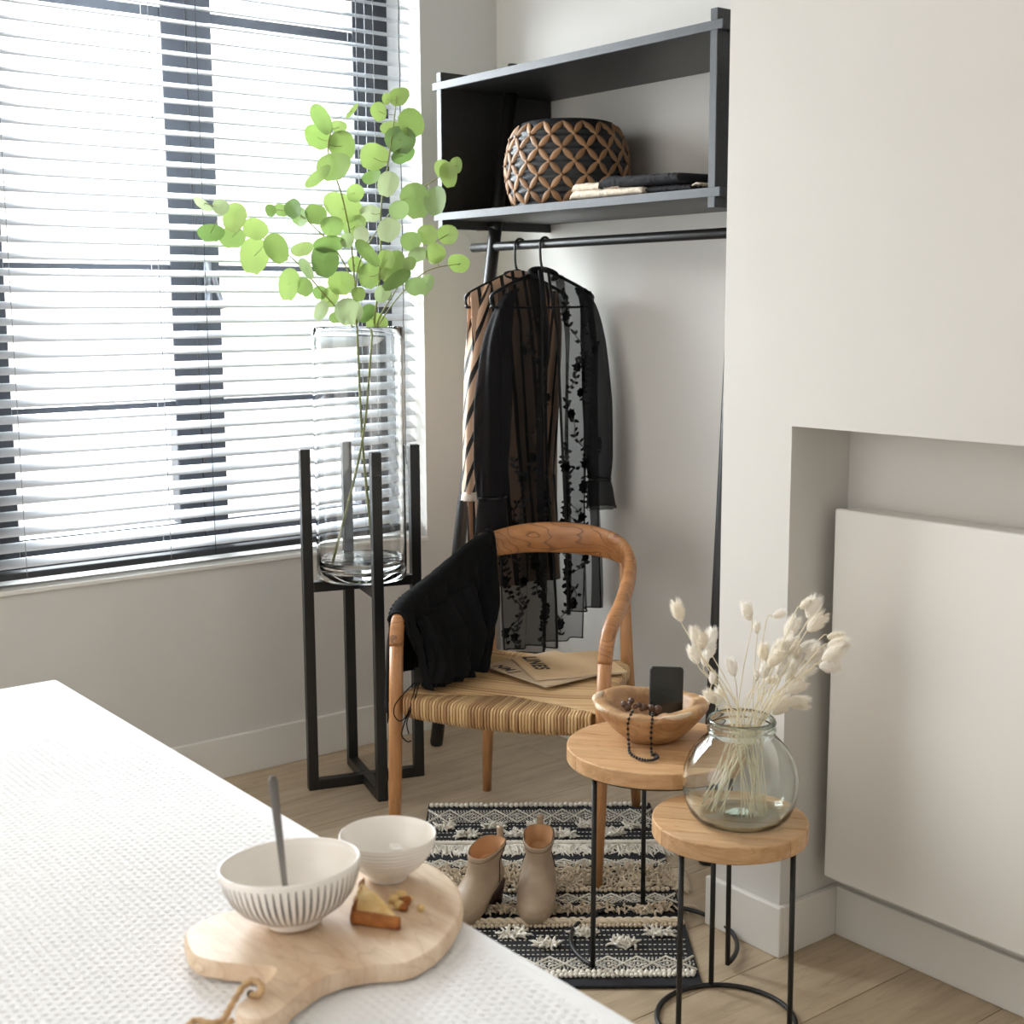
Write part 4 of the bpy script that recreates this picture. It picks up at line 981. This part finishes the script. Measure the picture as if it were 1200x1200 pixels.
def tuft(x_, v, w_=.05):
    out = []
    for k in range(40):
        px = x_+rn.uniform(-w_/2, w_/2); out.append(yarn((px, -v+rn.uniform(-.008, .008), RT_), (rn.uniform(-1, 1)*.8, rn.uniform(-.9, .9), .9), rn.uniform(.018, .03), .0034, .7, .5))
    return out
def fringe(v, ln, dens, sgn=-1, up=.5, overhang=.02):
    out = []; x_ = -.002
    while x_ < RW+overhang:
        px = min(x_, RW-.003); out.append(yarn((px, -v, RT_), (rn.uniform(-.5, .9) if x_ < RW-.02 else rn.uniform(.6, 1.3), sgn*rn.uniform(.6, 1), up), rn.uniform(.8, 1.1)*ln, .0023, .8, .3)); x_ += dens
    return out
def shag(v0, v1, nn):
    return [yarn((rn.uniform(0, RW), -rn.uniform(v0, v1), RT_), (rn.uniform(-1, 1), rn.uniform(-1, 1), .9), rn.uniform(.018, .03), .0024, .6, .5) for _ in range(nn)]
part_stuff('bobble_braid', balls(.026), YARN)
part_stuff('diamond_weave', diamonds(.055, .155, 5), YARN)
for v in (.172, .20, .232, .262, .29): part_stuff('stitch_row', dashes(v), YARN)
for x_, v in ((.06, .195), (.20, .19), (.33, .195), (.47, .19), (.60, .2), (.12, .255), (.26, .25), (.40, .26), (.54, .25)):
    t_ = mk('yarn_tuft', join(tuft(x_, v)), YARN, rg, True)
part_stuff('fringe_band', [tube([(x_, -.314+.002*math.sin(x_*200), RT_+.004) for x_ in np.linspace(.004, RW-.004, 50)], .0065, 6)]+fringe(.322, .075, .0030, -1, .5)+fringe(.33, .08, .0045, -1, .3), YARN)
part_stuff('zigzag_weave', diamonds(.425, .472, 6), YARN)
part_stuff('shag_band', shag(.485, .62, 1500)+balls(.628, .007)+[yarn((RW-.004, -rn.uniform(.49, .62), RT_), (1, rn.uniform(-.4, .4), .4), .05, .0023) for _ in range(70)], YARN2)
part_stuff('zigzag_weave', diamonds(.645, .70, 6), YARN)
part_stuff('tassel_band', fringe(.72, .055, .0042, -1, .9)+sum([tuft(x_, .745, .07) for x_ in (.05, .16, .24, .36, .45, .6)], []), YARN2)
bd = []
for ph_ in (0, PI):
    bd.append(tube([(x_, -(.812+.008*math.sin(x_*140+ph_)), RT_+.006+.003*math.cos(x_*140+ph_)) for x_ in np.linspace(.004, RW-.004, 200)], .0065, 6))
part_stuff('plaited_band', bd+balls(.83, .006), YARN2)
for v in (.85, .875, .9, .925, .95, .972): part_stuff('stitch_row', dashes(v), YARN)
for x_, v in ((.07, .875), (.25, .872), (.42, .875), (.60, .872), (.16, .925), (.33, .93), (.51, .925), (.06, .945)):
    mk('yarn_tuft', join(tuft(x_, v)), YARN, rg, True)
part_stuff('diamond_weave', diamonds(.985, 1.05, 5), YARN)
part_stuff('bobble_braid', balls(1.066, .0075)+balls(1.078, .006), YARN)

# ------------------------------------------------------------------ ankle boots
LEATH = pmat('taupe_leather', srgb(172, 150, 126), .5, var=.12, vscale=14, bump=.35, bscale=45)
LINING = pmat('tan_lining', srgb(196, 150, 108), .7)
HEELM = pmat('dark_stacked_heel', srgb(58, 36, 28), .4, var=.2, vscale=30, stretch=(1, 1, 8))
SOLEM = pmat('brown_sole', srgb(120, 80, 54), .5)
def blift(x_):
    t = min(1, max(0, (.165-x_)/.15)); return .058*t*t*(3-2*t)
LVL = [(0, .247, .004, .036), (.006, .252, .0, .040), (.018, .254, -.002, .042), (.034, .247, .0, .0415), (.05, .226, .003, .039), (.064, .196, .005, .0365), (.08, .166, .007, .035), (.1, .138, .008, .0345), (.122, .121, .006, .0365), (.145, .114, .002, .040), (.168, .111, -.003, .043), (.182, .110, -.005, .0445)]
LVL = [(z_ if z_ < .034 else .034+(z_-.034)*.62, xf, xb, w_*(1.2 if z_ < .045 else 1.2-.3*min(1, (z_-.045)/.05))) for z_, xf, xb, w_ in LVL]
BTOP = LVL[-1][0]
def bring(z_, xf, xb, w_, inset=0., n_=36):
    out = []
    for j in range(n_):
        a = 2*PI*j/n_; mx, hx = (xf+xb)/2, (xf-xb)/2-inset
        x_ = mx+hx*math.copysign(abs(math.cos(a))**.9, math.cos(a)); ww = w_-inset
        if z_ < .055: ww *= 1-.26*math.exp(-((x_-.075)/.05)**2)*(1-z_/.055)-.22*max(0, (.05-x_)/.05)*(1-z_/.055)*.6
        y_ = ww*math.copysign(abs(math.sin(a))**.82, math.sin(a))
        out.append((x_, y_, z_+blift(x_)*(1-.45*z_/BTOP)))
    return out
def boot(toe, heel, label):
    d = np.array(toe)-np.array(heel); rz = math.atan2(d[1], d[0])
    o = thing('ankle_boot', label, 'boot', (heel[0], heel[1], RT_+.0015), rz, 'pair of ankle boots on the rug')
    zz = np.linspace(0, BTOP, 34); T = np.array(LVL)
    tab = [(z_, np.interp(z_, T[:, 0], T[:, 1]), np.interp(z_, T[:, 0], T[:, 2]), np.interp(z_, T[:, 0], T[:, 3])) for z_ in zz]
    rr_ = [[(p[0]+.0016*nz(p[0]*30, p[1]*30, p[2]*40), p[1]+.0016*nz(p[0]*30+5, p[1]*30, p[2]*40), p[2]+.004) for p in bring(*q)] for q in tab]
    mk('upper', loft(rr_+[[(p[0], p[1], p[2]+.0045) for p in bring(tab[-1][0], tab[-1][1], tab[-1][2], tab[-1][3], .0018)]], (True, False)), LEATH, o, True)
    mk('lining', loft([[(p[0], p[1], p[2]+.0048) for p in bring(*tab[k], inset=.004)] for k in range(33, 18, -1)], (False, True)), LINING, o, True)
    sl = [bring(0, .250, .001, .039)]; mk('sole', loft([[(p[0], p[1], max(0, p[2]-.0015+.0)) for p in sl[0]], [(p[0], p[1], p[2]+.0045) for p in sl[0]]]), SOLEM, o, True)
    hl = [[(p[0]*1.0, p[1]*1.0, p[2]) for p in [(max(0.002+.012*k2, 0)+ (.058-.014*k2)*(.5+.5*math.cos(a)), (.031-.005*k2)*math.copysign(abs(math.sin(a))**.6, math.sin(a)), 0) for a in [2*PI*j/24 for j in range(24)]]] for k2 in (1, 0)]
    top = [(p[0], p[1], blift(p[0])) for p in hl[1]]; bot = [(p[0], p[1], 0) for p in hl[0]]
    mk('heel', loft([bot, [(p[0]*.5+q[0]*.5, (p[1]+q[1])*.5, q[2]*.5) for p, q in zip(bot, top)], top]), HEELM, o, True)
    # pull tab and zip
    zt = BTOP+.004+blift(0)*.55
    mk('pull_tab', loft([[(x_, y_, z_) for x_, z_ in ((-.008, zt-.03), (-.0085, zt), (-.006, zt+.02), (-.002, zt+.027), (.001, zt+.02), (-.002, zt), (-.003, zt-.02))] for y_ in (-.008, .008)], closed=True), LEATH, o, True)
    zr = [bring(*q) for q in tab[6:]]
    mk('zip', tube([np.array(r_[24])*(1, 1, 1)+np.array([0, -.0006, .004]) for r_ in zr], .0016, 5), HEELM, o, True)
    mk('zip', tube([np.array(r_[12])*(1, 1, 1)+np.array([0, .0006, .004]) for r_ in zr], .0016, 5), HEELM, o, True)
    mk('top_stitching', tube([(p[0], p[1], p[2]+.002) for p in bring(*tab[31], inset=-.0006)], .0009, 4, closed=True), SOLEM, o, True)
    return o
boot((1.46, -1.022), (1.288, -.862), 'taupe leather ankle boot with its rounded toe pointing at the side table')
boot((1.36, -1.23), (1.284, -.992), 'taupe leather ankle boot turned sideways showing its dark block heel')

# ------------------------------------------------------------------ bed with waffle bedspread
ZB, BY1, BX0, BX1, BY0 = .65, -1.905, .80, 3.05, -3.7
bdq = thing('bed', 'white bed covered with a waffle-weave bedspread, breakfast board on top', 'bed', ((BX0+BX1)/2, (BY0+BY1)/2, 0))
Wb = ((BX0+BX1)/2, (BY0+BY1)/2, 0)
BEDM = pmat('white_waffle_cotton', srgb(248, 249, 252), .9, sheen=.2)
px_, py_ = .0155, .0125; sub = 4
nx_ = int((BX1-BX0-.10)/px_)*sub; ny_ = int((BY1-BY0-.10)/py_)*sub
xs = np.linspace(BX0+.05, BX1-.05, nx_+1); ys = np.linspace(BY0+.05, BY1-.05, ny_+1)
Xg, Yg = np.meshgrid(xs, ys); rowi = np.floor((Yg-BY0)/py_); ph_ = (Xg-BX0)/px_+.5*(rowi % 2)
Hg = -.0045*np.clip(np.sin(PI*((Yg-BY0)/py_ % 1))**2*np.maximum(0, np.cos(2*PI*ph_))**1.2, 0, 1)
und = .004*np.sin(Xg*7+1)*np.sin(Yg*5)
edge_d = np.minimum.reduce([Xg-BX0-.05, BX1-.05-Xg, Yg-BY0-.05, BY1-.05-Yg]); Zg = ZB+Hg*np.clip(edge_d/.02, 0, 1)+und*np.clip(edge_d/.2, 0, 1)
V = np.stack([Xg, Yg, Zg], -1).reshape(-1, 3); m_ = nx_+1
ii = (np.arange(ny_)[:, None]*m_+np.arange(nx_)[None, :]).ravel(); Fq = np.stack([ii, ii+1, ii+1+m_, ii+m_], 1)
me = bpy.data.meshes.new('bedspread'); me.vertices.add(len(V)); me.vertices.foreach_set('co', (V-np.array(Wb)).ravel())
me.loops.add(len(Fq)*4); me.loops.foreach_set('vertex_index', Fq.ravel()); me.polygons.add(len(Fq)); me.polygons.foreach_set('loop_start', np.arange(len(Fq))*4)
me.update(calc_edges=True); me.polygons.foreach_set('use_smooth', [True]*len(Fq)); me.materials.append(BEDM)
bs = bpy.data.objects.new('bedspread', me); link(bs, bdq)
def rrloop(inset, z_, rad, n_=14):
    out = []
    x0, x1, y0, y1 = BX0+inset, BX1-inset, BY0+inset, BY1-inset
    out = []
    segs = 60
    for (a, b_) in (((x0, y0), (x1, y0)), ((x1, y0), (x1, y1)), ((x1, y1), (x0, y1)), ((x0, y1), (x0, y0))):
        for k in range(segs): t = k/segs; out.append((a[0]+(b_[0]-a[0])*t, a[1]+(b_[1]-a[1])*t, z_))
    return out
lp = [rrloop(.052, ZB-.0003, 0), rrloop(.05, ZB, 0)]
for a in np.linspace(.15, PI/2, 8): lp.append(rrloop(.05-.05*math.sin(a), ZB-.05+.05*math.cos(a), 0))
for z_ in (.5, .4, .3, .2, .12): lp.append([(p[0]+.006*nz(p[0]*6, p[1]*6, z_*3)*(ZB-z_)*2, p[1]+.006*nz(p[0]*6+9, p[1]*6, z_*3)*(ZB-z_)*2, p[2]) for p in rrloop(.0, z_, 0)])
skirt = mk('bedspread_drop', loft(lp, (False, False)), BEDM, bdq, True, world=Wb)
bev(mk('bed_base', box(BX0+.02, BX1-.02, BY0+.02, BY1-.02, .04, .57), pmat('white_bed_base', srgb(220, 218, 214), .8), bdq, world=Wb), .02)
for x_ in (BX0+.1, BX1-.1):
    for y_ in (BY0+.1, BY1-.1): mk('bed_foot', cyl((x_, y_, 0), (x_, y_, .05), .025, 14), BLACKM, bdq, True, world=Wb)

# ------------------------------------------------------------------ serving board
ZT = ZB+.0275
op = [(221, 1087), (217, 1102), (228, 1120), (262, 1128), (300, 1131), (322, 1134), (318, 1147), (296, 1164), (277, 1181), (282, 1193), (300, 1197), (322, 1190), (345, 1170), (372, 1150), (405, 1137), (440, 1131), (480, 1127), (517, 1105), (540, 1070), (539, 1042), (516, 1018), (490, 1008), (450, 1008), (400, 1022), (350, 1042), (300, 1062), (255, 1070)]
poly = spline([onz(x_, y_, ZT) for x_, y_ in op], 150, True)
cb_ = poly.mean(0)
sv = thing('serving_board', 'pale wooden paddle serving board with rope loop lying on the bed', 'serving board', (cb_[0], cb_[1], ZB))
def offs(k, z_, seed): return [((p[0]-cb_[0])*k+.0014*nz(i*.35, seed), (p[1]-cb_[1])*k+.0014*nz(i*.35, seed+4), z_) for i, p in enumerate(poly)]
mk('board_body', loft([offs(.985, .003, 0), offs(1.0, .006, 1), offs(1.005, .014, 2), offs(1.0, .022, 3), offs(.993, .0262, 3), offs(.98, ZT-ZB, 3)]), BOARDW, sv, False)
hp_ = onz(300, 1166, ZT); 
rope = [onz(294, 1166, ZT+.002), onz(305, 1165, ZT+.006), onz(306, 1155, ZT+.014), onz(297, 1149, ZT+.016), onz(286, 1155, ZT+.012), onz(276, 1170, ZT+.004), onz(268, 1184, ZB+.02), onz(260, 1196, ZB+.012), onz(246, 1199, ZB+.01), onz(230, 1196, ZB+.009), onz(222, 1202, ZB+.008), onz(236, 1210, ZB+.008), onz(256, 1208, ZB+.009), onz(272, 1196, ZB+.012)]
mk('rope_loop', tube(spline(rope, 80), [.0042+.0006*math.sin(k*1.7) for k in range(80)], 8), pmat('natural_rope', srgb(206, 172, 130), .9, var=.25, vscale=90), sv, True, world=(cb_[0], cb_[1], ZB))
mk('hole_shade_disc', cyl(onz(294, 1165, ZT+.0003), onz(294, 1165, ZT+.0009), .005, 14), pmat('hole_shade', srgb(60, 40, 26), .9), sv, world=(cb_[0], cb_[1], ZB))  # dark disc laid on the handle as painted shade, no hole is cut

# ------------------------------------------------------------------ bowls
CER = pmat('white_glazed_ceramic', srgb(247, 242, 236), .22)
GREYST = pmat('grey_glaze_stripe', srgb(128, 122, 118), .35)
Z0 = ZT+.0004
B1 = onz(345, 1080, Z0); B1[:2] += (B1[:2]-CAM[:2])/np.linalg.norm(B1[:2]-CAM[:2])*-.006
b1 = thing('striped_bowl', 'white ceramic bowl with grey vertical stripes holding a spoon', 'bowl', B1)
O1 = [(.001, .0), (.036, .0), (.038, .003), (.0375, .010), (.054, .015), (.070, .026), (.082, .040), (.0892, .056), (.0932, .072), (.0948, .082), (.0935, .0845), (.0915, .0842)]
I1 = [(.0895, .075), (.0858, .058), (.078, .042), (.066, .028), (.045, .017), (.02, .0125), (.001, .012)]
mk('bowl_body', lathe(O1+I1, 72), CER, b1, True)
b1.rotation_euler = (Matrix.Rotation(math.radians(-3.5), 3, Vector(_fh)) @ Matrix.Rotation(math.radians(-3.0), 3, Vector(_r))).to_euler(); b1.location.z += .0025
sm_ = None
def o1r(z_): return np.interp(z_, [p[1] for p in O1[3:10]], [p[0] for p in O1[3:10]])
st_ = loft([[(o1r(z_)*math.cos(a)+.0005*math.cos(a), (o1r(z_)+.0005)*math.sin(a)*1.0, z_) for a in (-w_, -w_*.5, 0, w_*.5, w_)] for z_, w_ in [(.016+.060*k/12, .004+.015*math.sin(PI*(k/12)**.8)+.002) for k in range(13)]], (False, False), closed=False)
NSTR = 60
for k in range(NSTR):
    if sm_ is None: sm_ = mk('stripe', st_, GREYST, b1, True); o = sm_
    else: o = dupe(sm_, 'stripe', b1)
    o.rotation_euler = (0, 0, 2*PI*k/NSTR)
B2 = onz(455, 1028, Z0)
b2 = thing('ribbed_bowl', 'small white ribbed ceramic bowl with sugar cubes inside', 'bowl', B2)
s2 = .141/.189
O2 = [(.001, 0), (.028, 0), (.030, .003), (.0295, .008)]
for k in range(60):
    t = k/59; O2.append((np.interp(t, [0, .25, .5, .75, 1], [.034, .05, .0605, .067, .0695])+.0009*math.sin(k*2*PI/6), .010+.054*t))
O2 += [(.0705, .0655), (.0695, .067), (.068, .066)]
I2 = [(.066, .058), (.061, .042), (.053, .029), (.04, .018), (.02, .013), (.001, .0125)]
mk('bowl_body', lathe(O2+I2, 64), CER, b2, True)
SUG = pmat('white_sugar', srgb(246, 242, 236), .8, bump=.6, bscale=300)
for k, (dx, dy, dz, rz) in enumerate(((-.012, -.002, .0155, .3), (.018, .014, .019, .9), (-.018, .024, .021, 1.2), (.008, .026, .018, .2))):
    o = mk('sugar_cube', box(-.0085, .0085, -.0085, .0085, 0, .016), SUG); bev(o, .0015, 2); o.location = (B2[0]+dx, B2[1]+dy, B2[2]+dz); o.rotation_euler = (.15*(k-1), .12, rz)
    tag(o, 'white sugar cube lying in the small ribbed bowl', 'sugar cube', 'sugar cubes in the ribbed bowl')
# spoon
STEEL = pmat('dark_steel', srgb(120, 116, 112), .3, 1.0)
kk = (B1-CAM)@CD
s0 = atk(337, 1062, kk-.03); s1 = atk(319, 909, kk-.05)
sp = thing('spoon', 'dark steel spoon standing in the striped bowl', 'spoon', s0)
dv = (s1-s0); ln_ = np.linalg.norm(dv); dv /= ln_; sx = CR-dv*(CR@dv); sx /= np.linalg.norm(sx); sn = np.cross(dv, sx)
rings = []
for k in range(24):
    t = k/23; c = s0+dv*ln_*(.08+.92*t); w_ = .0032+.0028*t if t < .97 else .004; th = .0014
    rings.append([c+sx*w_*math.cos(a)*1.1+sn*th*math.sin(a) for a in [2*PI*j/12 for j in range(12)]])
mk('handle', loft(rings), STEEL, sp, True, world=s0)
rings = []
for k in range(16):
    t = k/15; c = s0+dv*(-.016+.034*t); w_ = .0135*math.sin(PI*min(1, .04+t*.93))**.7+.0015; dz = -.006*math.sin(PI*t)
    rings.append([c+sx*w_*math.cos(a)+sn*(.0012*math.sin(a)+dz*(1-math.cos(a)**2)) for a in [2*PI*j/16 for j in range(16)]])
mk('spoon_bowl', loft(rings), STEEL, sp, True, world=s0)

# ------------------------------------------------------------------ cake, crumbs
CRUMB = pmat('yellow_cake_crumb', srgb(250, 226, 170), .9, var=.15, vscale=60, bump=1, bscale=160, col2=srgb(236, 192, 122))
CRUST = pmat('baked_brown_crust', srgb(190, 124, 66), .8, var=.3, vscale=50, bump=.8, bscale=120, col2=srgb(134, 70, 26))
c1, c2, c3 = onz(414, 1083, Z0), onz(468, 1090, Z0), onz(425, 1062, Z0)
ck = thing('cake_slice', 'wedge of golden sponge cake with brown crust on the board', 'cake', ((c1+c2+c3)/3))
cw = (c1+c2+c3)/3
def tri(z_, k, sd): 
    out = []
    cs = [c1, c2, c3]
    for i in range(3):
        for t in np.linspace(0, 1, 9)[:-1]:
            p = cs[i]*(1-t)+cs[(i+1) % 3]*t; q = cw+(p-cw)*k; out.append((q[0]+.0012*nz(t*7+i, sd), q[1]+.0012*nz(t*7+i, sd+3), Z0+z_+.0018*nz(t*5+i*2, sd, 2)*(z_ > .01)))
    return out
# front crust face along c1-c2; crumb rises to a ridge at the back
base = tri(0, .97, 1); mid1 = tri(.011, 1.0, 2)
mk('sponge', loft([tri(.001, .95, 1), tri(.014, .985, 2), [(p[0]*.75+(c3[0]*.75+c1[0]*.25)*.25, p[1]*.75+(c3[1]*.75+c1[1]*.25)*.25, Z0+.026+.012*max(0, (1-np.linalg.norm(np.array(p[:2])-c3[:2])/.06))) for p in tri(.026, 1., 4)], [(p[0]*.4+(c3[0]*.8+c1[0]*.2)*.6, p[1]*.4+(c3[1]*.8+c1[1]*.2)*.6, Z0+.036) for p in tri(.03, 1., 5)]]), CRUMB, ck, True, world=cw)
fr_ = []
for k in range(22):
    t = k/21; p = c1*(1-t)+c2*t; nrm_ = np.cross((c2-c1)/np.linalg.norm(c2-c1), (0, 0, 1)); nrm_ = nrm_ if nrm_@(cw-c1) < 0 else -nrm_
    h_ = .0185*(1-.12*t)+.001*nz(k*.6)
    fr_.append([p+nrm_*d_+np.array([0, 0, z_]) for d_, z_ in ((-.006, .0), (.001, .0), (.0042+.0006*nz(k), .004), (.0048+.0006*nz(k+9), .011), (.0038, h_), (.0, h_+.0015), (-.006, h_))])
mk('crust', loft(fr_), CRUST, ck, True, world=cw)
fr_ = []
for k in range(12):
    t = k/11; p = c1*(1-t)+c3*t; fr_.append([p+np.array([a, b_, z_])*(1+.2*nz(k, a*99)) for a, b_, z_ in ((-.003, -.003, 0), (-.0055, -.002, .01), (-.004, 0, .022+.012*t), (.003, .002, .028+.012*t), (.002, .003, .01))])
mk('crust', loft(fr_), CRUST, ck, True, world=cw)
def crumb(x_, y_, r_, seed, z_=None, where=None):
    v, f = ell((0, 0, 0), 1, 1, 1, 12, 8); v = [tuple(np.array(p)*r_*(1+.28*nz(p[0]*1.7+seed, p[1]*1.7, p[2]*1.7))*np.array([1, .9, .8])) for p in v]
    o = mk('cake_crumb', (v, f), CRUMB if seed % 3 else CRUST, None, True)
    p = onz(x_, y_, Z0) if where is None else where; o.location = (p[0], p[1], p[2]+r_*.7)
    return o
for k, (x_, y_, r_) in enumerate(((461, 1058, .0062), (470, 1054, .007), (476, 1060, .0065), (468, 1065, .006), (457, 1066, .004), (473, 1067, .0055), (480, 1056, .004))):
    tag(crumb(x_, y_, r_*1.25, k+1), 'small crumb in the heap of crumbs beside the cake slice', 'crumb', 'heap of cake crumbs')
tag(crumb(493, 1067, .0058, 20), 'single loose cake crumb lying apart from the heap', 'crumb')
tag(crumb(0, 0, .011, 31, where=B1+np.array([.028, .014, .0165])), 'brown crumbly cake chunk inside the striped bowl', 'crumb')
